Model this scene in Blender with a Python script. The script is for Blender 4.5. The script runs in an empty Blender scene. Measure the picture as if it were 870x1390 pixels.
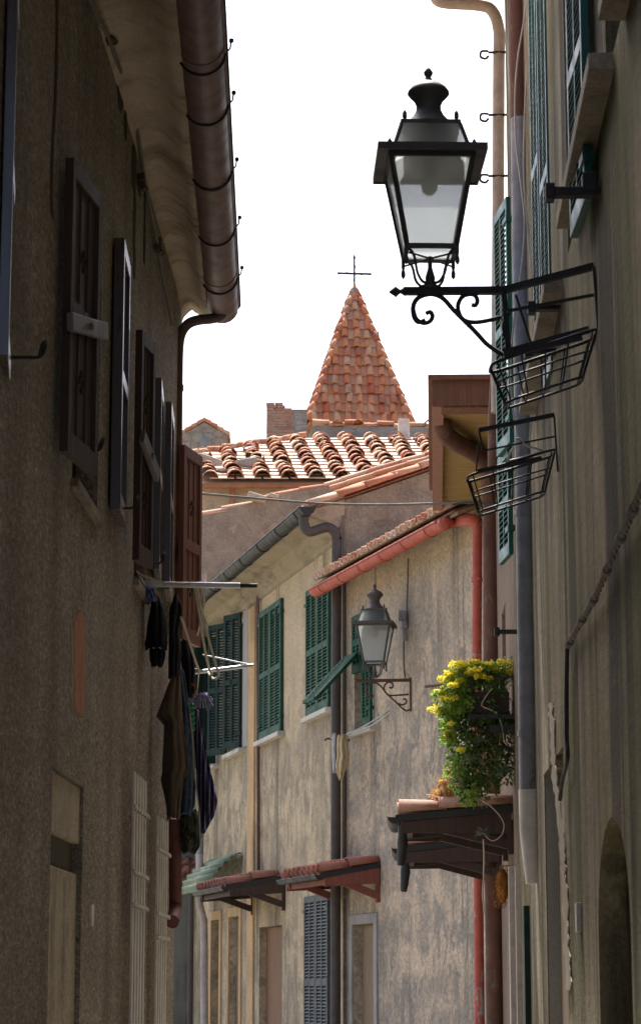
import bpy, bmesh, math, random
from mathutils import Vector, Matrix
random.seed(7)
sc = bpy.context.scene
COL = sc.collection
PI = math.pi
V = Vector

# ------------------------------------------------------------------ camera model
FPX = 3240.0
TH = math.atan(645.0 / FPX)
CT, ST = math.cos(TH), math.sin(TH)
CZ = 1.6

def zof(y, Y):
    d = (695 - y) / FPX
    return CZ + Y * (ST + d * CT) / (CT - d * ST)

def xof(x, Y, z):
    return (x - 435) / FPX * (Y * CT + (z - CZ) * ST)

def at(x, y, Y):
    z = zof(y, Y)
    return V((xof(x, Y, z), Y, z))

# ------------------------------------------------------------------ frames of the facades
class Frame:
    """local x runs along the facade away from the viewer, v is the distance out of it"""
    def __init__(s, X0, Y0, slope, side):
        n = math.hypot(slope, 1)
        s.O = V((X0, Y0, 0)); s.t = V((slope / n, 1 / n, 0)); s.l = V((-1 / n, slope / n, 0))
        s.side = side; s.ang = math.atan2(s.t.y, s.t.x)
    def loc(s, P):
        d = P - s.O
        return V((d.dot(s.t), d.dot(s.l) * s.side, P.z))          # (u, v, z)
    def px(s, x, y, v=0.0):
        dx = (x - 435) / FPX; dv = (695 - y) / FPX
        d = V((dx, CT - dv * ST, ST + dv * CT)); C = V((0, 0, CZ))
        P0 = s.O + s.l * s.side * v
        k = (P0 - C).dot(s.l) / d.dot(s.l)
        return s.loc(C + d * k)
    def wall_z(s, x, y): return s.px(x, y).z
    def root(s, name, u=0.0, v=0.0, z=0.0, **kw):
        o = bpy.data.objects.new(name, None); COL.objects.link(o)
        o.location = s.O + s.t * u + s.l * s.side * v + V((0, 0, z)); o.rotation_euler = (0, 0, s.ang)
        o.empty_display_size = .2
        tag(o, **kw); return o

def tag(o, label=None, cat=None, group=None, kind=None):
    if label: o['label'] = label
    if cat: o['category'] = cat
    if group: o['group'] = group
    if kind: o['kind'] = kind
    return o

# ------------------------------------------------------------------ mesh builder
class MB:
    def __init__(s, fr=None, org=None):
        s.v = []; s.f = []; s.sm = []
        s.sg = fr.side if fr else 1
        s.org = org or V((0, 0, 0))
    def add(s, vs, fs, smooth=False):
        b = len(s.v)
        for p in vs: s.v.append(((p[0] - s.org.x), (p[1] * s.sg - s.org.y), p[2] - s.org.z))
        for f in fs: s.f.append([i + b for i in f]); s.sm.append(smooth)
        return s
    def box(s, a, b, M=None):
        x0, y0, z0 = a; x1, y1, z1 = b
        vs = [V(p) for p in ((x0,y0,z0),(x1,y0,z0),(x1,y1,z0),(x0,y1,z0),(x0,y0,z1),(x1,y0,z1),(x1,y1,z1),(x0,y1,z1))]
        if M: vs = [M @ p for p in vs]
        return s.add(vs, [(0,3,2,1),(4,5,6,7),(0,1,5,4),(1,2,6,5),(2,3,7,6),(3,0,4,7)])
    def cbox(s, c, sz, M=None):
        R = Matrix.Translation(V(c)) @ (M or Matrix.Identity(4))
        h = [q / 2 for q in sz]
        return s.box((-h[0], -h[1], -h[2]), (h[0], h[1], h[2]), R)
    def bar(s, p, q, w, h=None, up=V((0, 0, 1))):
        p, q = V(p), V(q); d = (q - p)
        if d.length < 1e-6: return s
        h = h or w; d.normalize()
        a = d.cross(up)
        if a.length < 1e-3: a = d.cross(V((1, 0, 0)))
        a.normalize(); b = a.cross(d)
        vs = [o + a * i * w / 2 + b * j * h / 2 for o in (p, q) for i, j in ((-1,-1),(1,-1),(1,1),(-1,1))]
        return s.add(vs, [(0,1,2,3),(7,6,5,4),(0,4,5,1),(1,5,6,2),(2,6,7,3),(3,7,4,0)])
    def tube(s, pts, r, n=8, caps=True):
        pts = [V(p) for p in pts]; m = len(pts)
        rs = r if isinstance(r, (list, tuple)) else [r] * m
        vs = []; a = None
        for i, p in enumerate(pts):
            d = (pts[min(i + 1, m - 1)] - pts[max(i - 1, 0)]).normalized()
            if a is None:
                a = d.cross(V((0.03, 0.02, 1)))
                if a.length < .1: a = d.cross(V((1, 0.02, 0)))
            a = (a - d * a.dot(d)).normalized(); b = d.cross(a)
            for k in range(n):
                t = 2 * PI * k / n
                vs.append(p + (a * math.cos(t) + b * math.sin(t)) * rs[i])
        fs = [(i * n + k, i * n + (k + 1) % n, (i + 1) * n + (k + 1) % n, (i + 1) * n + k) for i in range(m - 1) for k in range(n)]
        s.add(vs, fs, True)
        if caps: s.add([vs[k] for k in range(n)], [tuple(range(n))[::-1]]); s.add([vs[-n + k] for k in range(n)], [tuple(range(n))])
        return s
    def lathe(s, prof, c=(0, 0, 0), n=20):
        c = V(c); vs = []
        for r, z in prof:
            for k in range(n):
                t = 2 * PI * k / n; vs.append(c + V((r * math.cos(t), r * math.sin(t), z)))
        m = len(prof)
        fs = [(i*n+k, i*n+(k+1)%n, (i+1)*n+(k+1)%n, (i+1)*n+k) for i in range(m-1) for k in range(n)]
        fs += [tuple(range(n))[::-1], tuple((m-1)*n+k for k in range(n))]
        return s.add(vs, fs, True)
    def prism(s, poly, d):
        d = V(d); poly = [V(p) for p in poly]; n = len(poly)
        vs = poly + [p + d for p in poly]
        return s.add(vs, [tuple(range(n))[::-1], tuple(range(n, 2*n))] + [(i, (i+1)%n, (i+1)%n+n, i+n) for i in range(n)])
    def build(s, name, mat, parent=None, bevel=0, solid=0, recalc=True):
        me = bpy.data.meshes.new(name)
        me.from_pydata(s.v, [], s.f); me.update()
        for p, q in zip(me.polygons, s.sm): p.use_smooth = q
        if recalc:
            bm = bmesh.new(); bm.from_mesh(me); bmesh.ops.recalc_face_normals(bm, faces=bm.faces); bm.to_mesh(me); bm.free()
        o = bpy.data.objects.new(name, me); COL.objects.link(o)
        me.materials.append(mat)
        o.location = s.org
        if parent: o.parent = parent
        if solid:
            md = o.modifiers.new('thick', 'SOLIDIFY'); md.thickness = solid; md.offset = 0
        if bevel:
            md = o.modifiers.new('bevel', 'BEVEL'); md.width = bevel; md.segments = 2; md.limit_method = 'ANGLE'
        return o

def smooth(pts, k=6):
    pts = [V(p) for p in pts]; out = []
    for i in range(len(pts) - 1):
        p0, p1, p2, p3 = pts[max(i-1, 0)], pts[i], pts[i+1], pts[min(i+2, len(pts)-1)]
        for j in range(k):
            t = j / k
            out.append(.5 * ((2*p1) + (p2-p0)*t + (2*p0-5*p1+4*p2-p3)*t*t + (3*p1-p0-3*p2+p3)*t**3))
    out.append(pts[-1]); return out

# ------------------------------------------------------------------ materials
def N(nt, t, **kw):
    n = nt.nodes.new(t)
    for k, v in kw.items():
        if k in n.inputs: n.inputs[k].default_value = v
        else: setattr(n, k, v)
    return n
def base(name, rough=.8, metal=0, spec=.5):
    m = bpy.data.materials.new(name); m.use_nodes = True
    nt = m.node_tree; b = nt.nodes['Principled BSDF']
    b.inputs['Roughness'].default_value = rough; b.inputs['Metallic'].default_value = metal
    b.inputs['Specular IOR Level'].default_value = spec
    return m, nt, b
def coords(nt, scale=(1, 1, 1), kind='Object'):
    tc = N(nt, 'ShaderNodeTexCoord'); mp = N(nt, 'ShaderNodeMapping'); mp.inputs['Scale'].default_value = scale
    nt.links.new(tc.outputs[kind], mp.inputs['Vector']); return mp.outputs[0]
def noise(nt, vec, scale, detail=5, rough=.6, dist=0):
    n = N(nt, 'ShaderNodeTexNoise'); n.inputs['Scale'].default_value = scale; n.inputs['Detail'].default_value = detail
    n.inputs['Roughness'].default_value = rough; n.inputs['Distortion'].default_value = dist
    nt.links.new(vec, n.inputs['Vector']); return n.outputs['Fac']
def ramp(nt, fac, stops):
    r = N(nt, 'ShaderNodeValToRGB'); e = r.color_ramp.elements
    while len(e) < len(stops): e.new(.5)
    for q, (p, c) in zip(e, stops):
        q.position = p; q.color = (*c, 1) if not isinstance(c, (int, float)) else (c, c, c, 1)
    nt.links.new(fac, r.inputs[0]); return r.outputs[0]
def mix(nt, fac, a, b, mode='MIX'):
    m = N(nt, 'ShaderNodeMix', data_type='RGBA', blend_type=mode)
    for s, q in ((0, fac), (6, a), (7, b)):
        if isinstance(q, bpy.types.NodeSocket): nt.links.new(q, m.inputs[s])
        elif isinstance(q, (int, float)): m.inputs[s].default_value = q if s == 0 else (q, q, q, 1)
        else: m.inputs[s].default_value = (*q, 1)
    return m.outputs[2]
def bump(nt, b, h, strength, dist):
    n = N(nt, 'ShaderNodeBump'); n.inputs['Strength'].default_value = strength; n.inputs['Distance'].default_value = dist
    nt.links.new(h, n.inputs['Height']); nt.links.new(n.outputs[0], b.inputs['Normal'])

def plaster(name, c1, c2, c3, stain, st=(.5, .72), streak=(1, 1, .14), sscale=2.2, big=.7, grain=45, gb=.35, gd=.012, patch=None, speck=.25, spatch=(.60,.68), zm=None, drip=None, crust=None):
    m, nt, b = base(name, .93, spec=.2)
    v = coords(nt)
    n1 = noise(nt, v, big, 6, .62, .4)
    col = ramp(nt, n1, [(.32, c1), (.5, c2), (.68, c3)])
    n2 = noise(nt, coords(nt, streak), sscale, 7, .68, .25)
    f = ramp(nt, n2, [(st[0], 0.0), (st[1], 1.0)])
    n2b = noise(nt, v, big * 1.9, 4, .6)
    f = mix(nt, 1.0, f, ramp(nt, n2b, [(.42, 0.08), (.56, 1.0)]), 'MULTIPLY')
    zf_ = None
    if zm:      # dirt gathers on the lower storeys
        sx = N(nt, 'ShaderNodeSeparateXYZ'); nt.links.new(v, sx.inputs[0]); mr = N(nt, 'ShaderNodeMapRange')
        mr.inputs['From Min'].default_value = zm[0]; mr.inputs['From Max'].default_value = zm[1]; mr.inputs['To Min'].default_value = 1; mr.inputs['To Max'].default_value = zm[2]
        ad = N(nt, 'ShaderNodeMath', operation='ADD'); nz = N(nt, 'ShaderNodeMath', operation='MULTIPLY'); nz.inputs[1].default_value = 2.5
        nt.links.new(noise(nt, v, .8, 4), nz.inputs[0]); nt.links.new(sx.outputs[2], ad.inputs[0]); nt.links.new(nz.outputs[0], ad.inputs[1])
        nt.links.new(ad.outputs[0], mr.inputs['Value']); zf_ = mr.outputs[0]
        f = mix(nt, 1.0, f, zf_, 'MULTIPLY')
    col = mix(nt, f, col, stain)
    if crust:
        nc = noise(nt, coords(nt, (1.2, 1, .55)), crust[1], 9, .78, .8); nk = noise(nt, v, .55, 3, .5)
        cf = mix(nt, 1.0, ramp(nt, nc, [(.52, 0.0), (.55, .75)]), ramp(nt, nk, [(.42, 0.0), (.55, 1.0)]), 'MULTIPLY')
        if zf_: cf = mix(nt, 1.0, cf, zf_, 'MULTIPLY')
        col = mix(nt, cf, col, crust[0])
    if drip:
        nd = noise(nt, coords(nt, (1, 1, .03)), 1.9, 3, .5, .1); nm = noise(nt, coords(nt, (1, 1, .4)), 1.1, 3, .5)
        col = mix(nt, mix(nt, 1.0, ramp(nt, nd, [(.60, 0.0), (.655, .85), (.70, 0.1)]), ramp(nt, nm, [(.40, 0.0), (.55, 1.0)]), 'MULTIPLY'), col, drip)
    n3 = noise(nt, v, grain, 3, .7)
    if patch:
        n4 = noise(nt, v, 2.3, 8, .7, .6)
        pf = ramp(nt, n4, [(spatch[0], 0.0), (spatch[1], 1.0)])
        if zf_: pf = mix(nt, 1.0, pf, zf_, 'MULTIPLY')
        col = mix(nt, pf, col, patch)
    col = mix(nt, speck, col, ramp(nt, n3, [(.35, (.25,)*3), (.65, (1.6,)*3)]), 'MULTIPLY')
    nt.links.new(col, b.inputs['Base Color'])
    h = mix(nt, .35, n3, n1)
    bump(nt, b, h, gb, gd)
    return m

def pebble(name, c1, c2, stain):
    """roughcast: dashed render with grit, brown streaks running down"""
    m, nt, b = base(name, .95, spec=.15)
    v = coords(nt, (.3, 1, 1))
    vo = N(nt, 'ShaderNodeTexVoronoi'); vo.inputs['Scale'].default_value = 40; nt.links.new(v, vo.inputs['Vector'])
    g = noise(nt, coords(nt, (.4, 1, 1)), 34, 6, .85, 1.0)
    n1 = noise(nt, coords(nt, (.5, 1, 1)), .9, 6, .6, .3)
    col = ramp(nt, n1, [(.35, c1), (.65, c2)])
    n2 = noise(nt, coords(nt, (.6, 1, .10)), 2.4, 7, .65)
    col = mix(nt, ramp(nt, n2, [(.46, 0.0), (.70, .75)]), col, stain)
    nw = noise(nt, coords(nt, (1, 1, .05)), 4.5, 5, .6)
    col = mix(nt, ramp(nt, nw, [(.62, 0.0), (.8, .35)]), col, (.42, .38, .32))
    col = mix(nt, .75, col, ramp(nt, g, [(.36, (.22,)*3), (.5, (.85,)*3), (.62, (1.9,)*3)]), 'MULTIPLY')
    nt.links.new(col, b.inputs['Base Color'])
    g2 = noise(nt, coords(nt, (.45, 1, 1)), 19, 6, .8, .6)
    h = mix(nt, .5, g, g2)
    bump(nt, b, h, 1.0, .035)
    return m

def streaky(name):
    m, nt, b = base(name, .93, spec=.2)
    v = coords(nt, (.35, 1, 1))
    col = ramp(nt, noise(nt, v, .8, 6, .62, .4), [(.35, (.20, .165, .095)), (.5, (.28, .235, .15)), (.66, (.39, .335, .23))])
    a = noise(nt, coords(nt, (1, 1, .05)), 1.5, 5, .6, .1); a2 = noise(nt, coords(nt, (1, 1, .04)), 4.0, 6, .65, .1)
    fade = ramp(nt, noise(nt, coords(nt, (.3, 1, .3)), 1.0, 4, .6), [(.3, .45), (.6, 1.0)])
    col = mix(nt, mix(nt, 1.0, ramp(nt, a, [(.48, 0.0), (.55, 1.0)]), fade, 'MULTIPLY'), col, (.05, .046, .03))
    col = mix(nt, mix(nt, 1.0, ramp(nt, a2, [(.5, 0.0), (.62, .85)]), fade, 'MULTIPLY'), col, (.09, .085, .055))
    moss = noise(nt, coords(nt, (.45, 1, .16)), 1.7, 7, .7, .3)
    col = mix(nt, ramp(nt, moss, [(.48, 0.0), (.62, .8)]), col, (.15, .145, .05))
    chip = noise(nt, coords(nt, (.4, 1, 1)), 5, 8, .75, .5)
    col = mix(nt, ramp(nt, chip, [(.64, 0.0), (.67, .8)]), col, (.30, .25, .18))
    g = noise(nt, coords(nt, (.25, 1, 1)), 24, 6, .8)
    col = mix(nt, .45, col, ramp(nt, g, [(.35, (.35,)*3), (.65, (1.5,)*3)]), 'MULTIPLY')
    nt.links.new(col, b.inputs['Base Color']); bump(nt, b, mix(nt, .4, g, chip), .9, .05)
    return m

def paint(name, c, rough=.4, worn=None, wf=(.62, .68), wscale=9, bumpd=.002, spec=.5, metal=0, dirt=.35):
    m, nt, b = base(name, rough, metal, spec)
    v = coords(nt)
    n1 = noise(nt, v, 6, 6, .65)
    col = mix(nt, dirt, c, ramp(nt, n1, [(.3, (.45,)*3), (.6, (1.05,)*3)]), 'MULTIPLY')
    if worn:
        n2 = noise(nt, coords(nt, (1, 1, .45)), wscale, 8, .7, .5)
        col = mix(nt, ramp(nt, n2, [(wf[0], 0.0), (wf[1], 1.0)]), col, worn)
    nt.links.new(col, b.inputs['Base Color'])
    nt.links.new(ramp(nt, n1, [(.3, rough + .25), (.7, rough)]), b.inputs['Roughness'])
    bump(nt, b, noise(nt, v, 60, 4, .6), .3, bumpd)
    return m

def tilemat(name, cols, lichen=(.30, .28, .22), la=(.56, .70), bumpd=.006):
    m, nt, b = base(name, .85, spec=.25)
    g = N(nt, 'ShaderNodeNewGeometry')
    r = N(nt, 'ShaderNodeValToRGB'); r.color_ramp.interpolation = 'LINEAR'
    e = r.color_ramp.elements
    while len(e) < len(cols): e.new(.5)
    for i, (q, c) in enumerate(zip(e, cols)): q.position = i / (len(cols) - 1); q.color = (*c, 1)
    nt.links.new(g.outputs['Random Per Island'], r.inputs[0])
    v = coords(nt)
    n = noise(nt, v, 7, 7, .7, .3); n2 = noise(nt, v, 1.1, 4, .6)
    f = mix(nt, .35, n, n2)
    col = mix(nt, ramp(nt, f, [(la[0], 0.0), (la[1], .9)]), r.outputs[0], lichen)
    n3 = noise(nt, v, 30, 4, .7)
    col = mix(nt, .35, col, ramp(nt, n3, [(.3, (.5,)*3), (.7, (1.3,)*3)]), 'MULTIPLY')
    nt.links.new(col, b.inputs['Base Color']); bump(nt, b, n3, .5, bumpd)
    return m

def stone(name, c1, c2, mortar, scale=3.2, bumpd=.03, cover=(.5, .6), render_col=None):
    m, nt, b = base(name, .93, spec=.2)
    v = coords(nt, (1, 1, 1.7))
    w = N(nt, 'ShaderNodeTexVoronoi', feature='DISTANCE_TO_EDGE'); w.inputs['Scale'].default_value = scale
    w2 = N(nt, 'ShaderNodeTexVoronoi'); w2.inputs['Scale'].default_value = scale
    d = noise(nt, v, 4, 4, .6)
    vm = N(nt, 'ShaderNodeVectorMath', operation='ADD'); sc_ = N(nt, 'ShaderNodeVectorMath', operation='SCALE'); sc_.inputs['Scale'].default_value = .25
    nt.links.new(d, sc_.inputs[0]); nt.links.new(v, vm.inputs[0]); nt.links.new(sc_.outputs[0], vm.inputs[1])
    nt.links.new(vm.outputs[0], w.inputs['Vector']); nt.links.new(vm.outputs[0], w2.inputs['Vector'])
    sp = N(nt, 'ShaderNodeSeparateColor'); nt.links.new(w2.outputs['Color'], sp.inputs[0])
    col = ramp(nt, sp.outputs[0], [(0, c1), (1, c2)])
    edge = ramp(nt, w.outputs['Distance'], [(.03, 1.0), (.09, 0.0)])
    col = mix(nt, edge, col, mortar)
    vv = coords(nt)
    big = noise(nt, vv, .9, 7, .7, .5)
    cov = ramp(nt, big, [(cover[0], 0.0), (cover[1], 1.0)])
    rc = ramp(nt, noise(nt, vv, 3.5, 6, .7), [(.35, tuple(q * .62 for q in render_col)), (.65, render_col)])
    col = mix(nt, cov, col, rc)
    fine = noise(nt, vv, 28, 5, .75)
    col = mix(nt, .45, col, ramp(nt, fine, [(.3, (.4,)*3), (.7, (1.4,)*3)]), 'MULTIPLY')
    nt.links.new(col, b.inputs['Base Color'])
    h1 = mix(nt, cov, ramp(nt, w.outputs['Distance'], [(0, 0.0), (.15, 1.0)]), 0.8)
    h = mix(nt, .35, h1, fine)
    bump(nt, b, h, .8, bumpd)
    return m

def wood(name, c1, c2, rough=.5, axis=(8, 8, .6), spec=.5):
    m, nt, b = base(name, rough, spec=spec)
    n = noise(nt, coords(nt, axis), 3, 8, .7, .3)
    col = ramp(nt, n, [(.3, c1), (.7, c2)])
    nt.links.new(col, b.inputs['Base Color']); bump(nt, b, n, .35, .004)
    nt.links.new(ramp(nt, n, [(.3, rough + .2), (.7, rough)]), b.inputs['Roughness'])
    return m

def fabric(name, c1, c2, scale=3, stripes=None):
    m, nt, b = base(name, .95, spec=.15)
    n = noise(nt, coords(nt), scale, 5, .6)
    col = ramp(nt, n, [(.42, c1), (.58, c2)])
    if stripes:
        w = N(nt, 'ShaderNodeTexWave', wave_type='BANDS', bands_direction='X'); w.inputs['Scale'].default_value = 9; w.inputs['Distortion'].default_value = .6
        nt.links.new(coords(nt), w.inputs['Vector']); col = mix(nt, ramp(nt, w.outputs['Fac'], [(.8, 0.0), (.9, 1.0)]), col, stripes)
    nt.links.new(col, b.inputs['Base Color']); bump(nt, b, noise(nt, coords(nt, (1, 1, .35)), 14, 5, .55, 1.2), .9, .05)
    return m

def leafmat(name, cols, trans=.35):
    m, nt, b = base(name, .5, spec=.4)
    g = N(nt, 'ShaderNodeNewGeometry'); r = N(nt, 'ShaderNodeValToRGB'); e = r.color_ramp.elements
    while len(e) < len(cols): e.new(.5)
    for i, (q, c) in enumerate(zip(e, cols)): q.position = i / (len(cols) - 1); q.color = (*c, 1)
    nt.links.new(g.outputs['Random Per Island'], r.inputs[0])
    nt.links.new(r.outputs[0], b.inputs['Base Color'])
    t = N(nt, 'ShaderNodeBsdfTranslucent'); mx = N(nt, 'ShaderNodeMixShader'); mx.inputs[0].default_value = trans
    nt.links.new(r.outputs[0], t.inputs[0]); nt.links.new(b.outputs[0], mx.inputs[1]); nt.links.new(t.outputs[0], mx.inputs[2])
    nt.links.new(mx.outputs[0], nt.nodes['Material Output'].inputs[0])
    return m

def lampglass(name):
    m, nt, b = base(name, .15, spec=.5)
    b.inputs['Base Color'].default_value = (.55, .62, .66, 1)
    n = noise(nt, coords(nt), 22, 8, .8, .2)
    tr = N(nt, 'ShaderNodeBsdfTransparent'); tr.inputs[0].default_value = (.90, .92, .925, 1)
    tl = N(nt, 'ShaderNodeBsdfTranslucent'); tl.inputs[0].default_value = (.80, .81, .80, 1)
    m1 = N(nt, 'ShaderNodeMixShader'); m1.inputs[0].default_value = .36
    nt.links.new(tr.outputs[0], m1.inputs[1]); nt.links.new(tl.outputs[0], m1.inputs[2])
    m2 = N(nt, 'ShaderNodeMixShader'); nt.links.new(ramp(nt, n, [(.62, .05), (.74, .7)]), m2.inputs[0])
    b2 = N(nt, 'ShaderNodeBsdfPrincipled'); nt.links.new(ramp(nt, n, [(.6, (.45, .5, .52)), (.7, (.12, .11, .09))]), b2.inputs['Base Color']); b2.inputs['Roughness'].default_value = .2
    nt.links.new(m1.outputs[0], m2.inputs[1]); nt.links.new(b2.outputs[0], m2.inputs[2])
    nt.links.new(m2.outputs[0], nt.nodes['Material Output'].inputs[0])
    return m

M = {}
M['left'] = pebble('roughcast_render', (.31, .265, .21), (.45, .39, .31), (.20, .165, .13))
M['soffit'] = plaster('soffit_plaster', (.42, .36, .27), (.50, .43, .33), (.34, .27, .19), (.16, .12, .08), st=(.45, .7), streak=(1, .25, .6), sscale=3.5, gb=.3, gd=.01, speck=.15)
M['right'] = streaky('mossy_plaster')
M['farright'] = plaster('reddish_render', (.17, .125, .095), (.22, .165, .125), (.15, .11, .085), (.10, .08, .06), gb=.6, gd=.02, speck=.5)
M['red_house'] = plaster('weathered_plaster', (.53, .42, .30), (.61, .49, .36), (.45, .37, .28), (.22, .20, .165), st=(.40, .68), streak=(1.1, 1, .16), sscale=2.6, big=.42, patch=(.30, .27, .225), spatch=(.44, .62), gb=.9, gd=.03, speck=.35, grain=16, zm=(7.0, 8.6, .3), drip=(.13, .12, .10), crust=((.20, .185, .16), 2.2))
M['mid_house'] = plaster('ochre_plaster', (.50, .40, .265), (.59, .475, .32), (.41, .34, .24), (.21, .18, .13), st=(.42, .68), streak=(.8, 1, .05), sscale=2.4, big=.5, gb=.7, patch=(.28, .24, .175), spatch=(.46, .64), speck=.28, grain=18, zm=(6.4, 8.4, .15), drip=(.09, .078, .055), crust=((.24, .205, .155), 2.0))
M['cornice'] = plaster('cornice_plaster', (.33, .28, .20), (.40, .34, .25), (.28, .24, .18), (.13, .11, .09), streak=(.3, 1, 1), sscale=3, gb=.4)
M['ochre'] = plaster('bare_ochre', (.50, .33, .17), (.58, .40, .22), (.44, .30, .17), (.28, .20, .12), gb=.3)
M['trim'] = plaster('pale_trim', (.55, .53, .48), (.60, .58, .53), (.50, .48, .43), (.3, .28, .24), gb=.2, speck=.12)
M['greytrim'] = plaster('grey_trim', (.33, .32, .30), (.38, .37, .35), (.30, .29, .27), (.2, .19, .17), gb=.2, speck=.12)
M['stone'] = stone('rubble_stone', (.26, .23, .18), (.46, .42, .34), (.34, .30, .25), 3.4, .05, (.44, .56), (.42, .37, .31))
M['stone2'] = stone('gable_stone', (.22, .19, .15), (.44, .38, .29), (.30, .26, .20), 3.6, .05, (.36, .46), (.36, .32, .255))
M['beige'] = plaster('back_wall_plaster', (.50, .36, .24), (.56, .42, .29), (.44, .32, .22), (.25, .2, .15), patch=(.30, .26, .22))
M['parapet'] = stone('parapet_stone', (.25, .24, .22), (.42, .40, .37), (.3, .29, .27), 4.5, .03, (.5, .6), (.36, .34, .32))
M['slit'] = stone('sill_stone', (.30, .26, .20), (.36, .31, .24), (.3, .26, .2), .6, .004, (.2, .3), (.34, .29, .22))
M['tiles'] = tilemat('old_roof_tiles', [(.50, .20, .11), (.60, .30, .18), (.45, .16, .09), (.66, .44, .30), (.55, .26, .16), (.62, .38, .25)], lichen=(.55, .46, .36))
M['tiles_low'] = tilemat('pale_channel_tiles', [(.62, .48, .36), (.70, .56, .44), (.58, .40, .28), (.72, .62, .52)], lichen=(.6, .54, .45))
M['tower'] = tilemat('tower_tiles', [(.56, .17, .08), (.68, .30, .16), (.62, .22, .11), (.66, .40, .26), (.52, .14, .07), (.42, .17, .10)], lichen=(.27, .24, .18), la=(.54, .62))
M['tower_low'] = tilemat('tower_channel_tiles', [(.50, .20, .11), (.56, .27, .16), (.44, .17, .10), (.60, .36, .22), (.48, .20, .12)], lichen=(.27, .22, .16), la=(.56, .68))
M['canopy_tiles'] = tilemat('canopy_tiles', [(.36, .14, .09), (.44, .18, .12), (.30, .12, .09), (.40, .20, .15)], lichen=(.22, .16, .12), la=(.62, .75))
M['canopy_pale'] = tilemat('pink_canopy_tiles', [(.40, .22, .17), (.46, .26, .20)], lichen=(.3, .2, .15), la=(.62, .75))
M['canopy_brown'] = tilemat('brown_canopy_tiles', [(.24, .12, .09), (.30, .14, .10), (.22, .10, .08)], lichen=(.18, .13, .10))
M['gut_brown'] = paint('brown_gutter', (.175, .11, .10), .38, dirt=.5)
M['pipe_brown'] = paint('brown_pipe', (.12, .075, .065), .45)
M['gut_red'] = paint('red_gutter', (.50, .115, .08), .5, worn=(.36, .20, .17), wf=(.66, .72), dirt=.4)
M['pipe_red'] = paint('flaking_red_pipe', (.50, .11, .075), .55, worn=(.42, .38, .37), wf=(.58, .62), wscale=7)
M['gut_grey'] = paint('slate_gutter', (.028, .032, .034), .42, dirt=.4, spec=.35)
M['pipe_dark'] = paint('dark_pipe', (.075, .06, .055), .45)
M['pipe_grey'] = paint('zinc_pipe', (.27, .28, .30), .5, worn=(.14, .14, .14), wf=(.60, .70), dirt=.6)
M['pipe_rust'] = paint('rusty_pipe', (.13, .062, .042), .7, worn=(.22, .16, .12), wf=(.56, .70))
M['pipe_beige'] = paint('beige_pipe', (.44, .36, .29), .5, dirt=.5)
M['pipe_pvc'] = paint('pale_pipe', (.50, .46, .42), .5, dirt=.6)
M['copper'] = paint('copper_gutter', (.40, .17, .09), .5, dirt=.5)
M['brownwood'] = wood('brown_varnish', (.035, .018, .015), (.06, .028, .022), .2, spec=.7)
M['browntrim'] = wood('brown_panel', (.05, .028, .026), (.075, .04, .035), .5, spec=.35)
for k_ in ('browntrim', 'brownwood'):
    q_ = M[k_].node_tree.nodes['Principled BSDF']; q_.inputs['Coat Weight'].default_value = .0 if k_ == 'browntrim' else .6; q_.inputs['Coat Roughness'].default_value = .3
M['greywood'] = wood('worn_grey_wood', (.13, .12, .12), (.20, .18, .18), .4)
M['redwood'] = wood('mahogany_paint', (.17, .065, .045), (.22, .09, .06), .5)
M['eavewood'] = wood('eave_board', (.14, .06, .035), (.22, .10, .06), .6)
M['fasciaw'] = wood('pale_fascia', (.30, .15, .10), (.38, .20, .14), .6)
M['yellowboard'] = wood('yellow_soffit_board', (.22, .15, .05), (.48, .33, .12), .8, (9, .8, 4))
M['canwood'] = wood('dark_canopy_wood', (.03, .018, .015), (.06, .03, .024), .5)
M['redcanwood'] = wood('red_canopy_wood', (.16, .05, .035), (.25, .08, .055), .55)
M['green'] = paint('green_shutter_paint', (.016, .085, .05), .5, dirt=.35, spec=.22)
M['teal'] = paint('teal_shutter_paint', (.010, .10, .085), .34, dirt=.3, spec=.4)
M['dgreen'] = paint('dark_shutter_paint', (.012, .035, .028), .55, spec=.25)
M['grey_shut'] = paint('grey_shutter_paint', (.06, .075, .08), .5)
M['iron'] = paint('black_iron', (.022, .022, .024), .6, dirt=.3)
M['lampmetal'] = paint('lamp_metal', (.06, .056, .054), .5, dirt=.4)
M['lampmetal2'] = paint('grey_lamp_metal', (.085, .075, .068), .5, dirt=.5)
M['rust'] = paint('rusty_iron', (.10, .055, .035), .8)
M['steel'] = paint('galvanised_tube', (.55, .57, .6), .25, metal=.8, dirt=.4)
M['rope'] = paint('rope', (.50, .44, .34), .9)
M['cable'] = paint('grey_cable', (.16, .14, .12), .7)
M['pcable'] = paint('pale_cable', (.52, .52, .48), .6)
M['glass'] = paint('window_glass', (.02, .025, .03), .06, dirt=.2)  # opaque near-black pane, the darkness of the room behind is in its colour
M['lglass'] = lampglass('lantern_glass')
M['enamel'] = paint('enamel_reflector', (.42, .40, .32), .4)
M['white'] = paint('white_paint', (.72, .69, .62), .5, dirt=.4)
M['greenpl'] = paint('green_plastic_roof', (.13, .19, .115), .5, dirt=.5)
M['brick'] = tilemat('old_brick', [(.42, .19, .12), (.50, .27, .18), (.40, .26, .2), (.36, .15, .1)], lichen=(.38, .33, .27), la=(.5, .62))
M['terra'] = plaster('bare_brick_patch', (.42, .19, .10), (.48, .24, .13), (.36, .16, .09), (.22, .11, .07), sscale=5, big=3)
M['dark'] = paint('painted_hole_shade', (.03, .025, .02), .9)
M['door'] = wood('old_door_wood', (.20, .15, .09), (.34, .25, .15), .7)
M['odoor'] = wood('orange_door_wood', (.17, .085, .035), (.25, .13, .06), .6)
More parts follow.
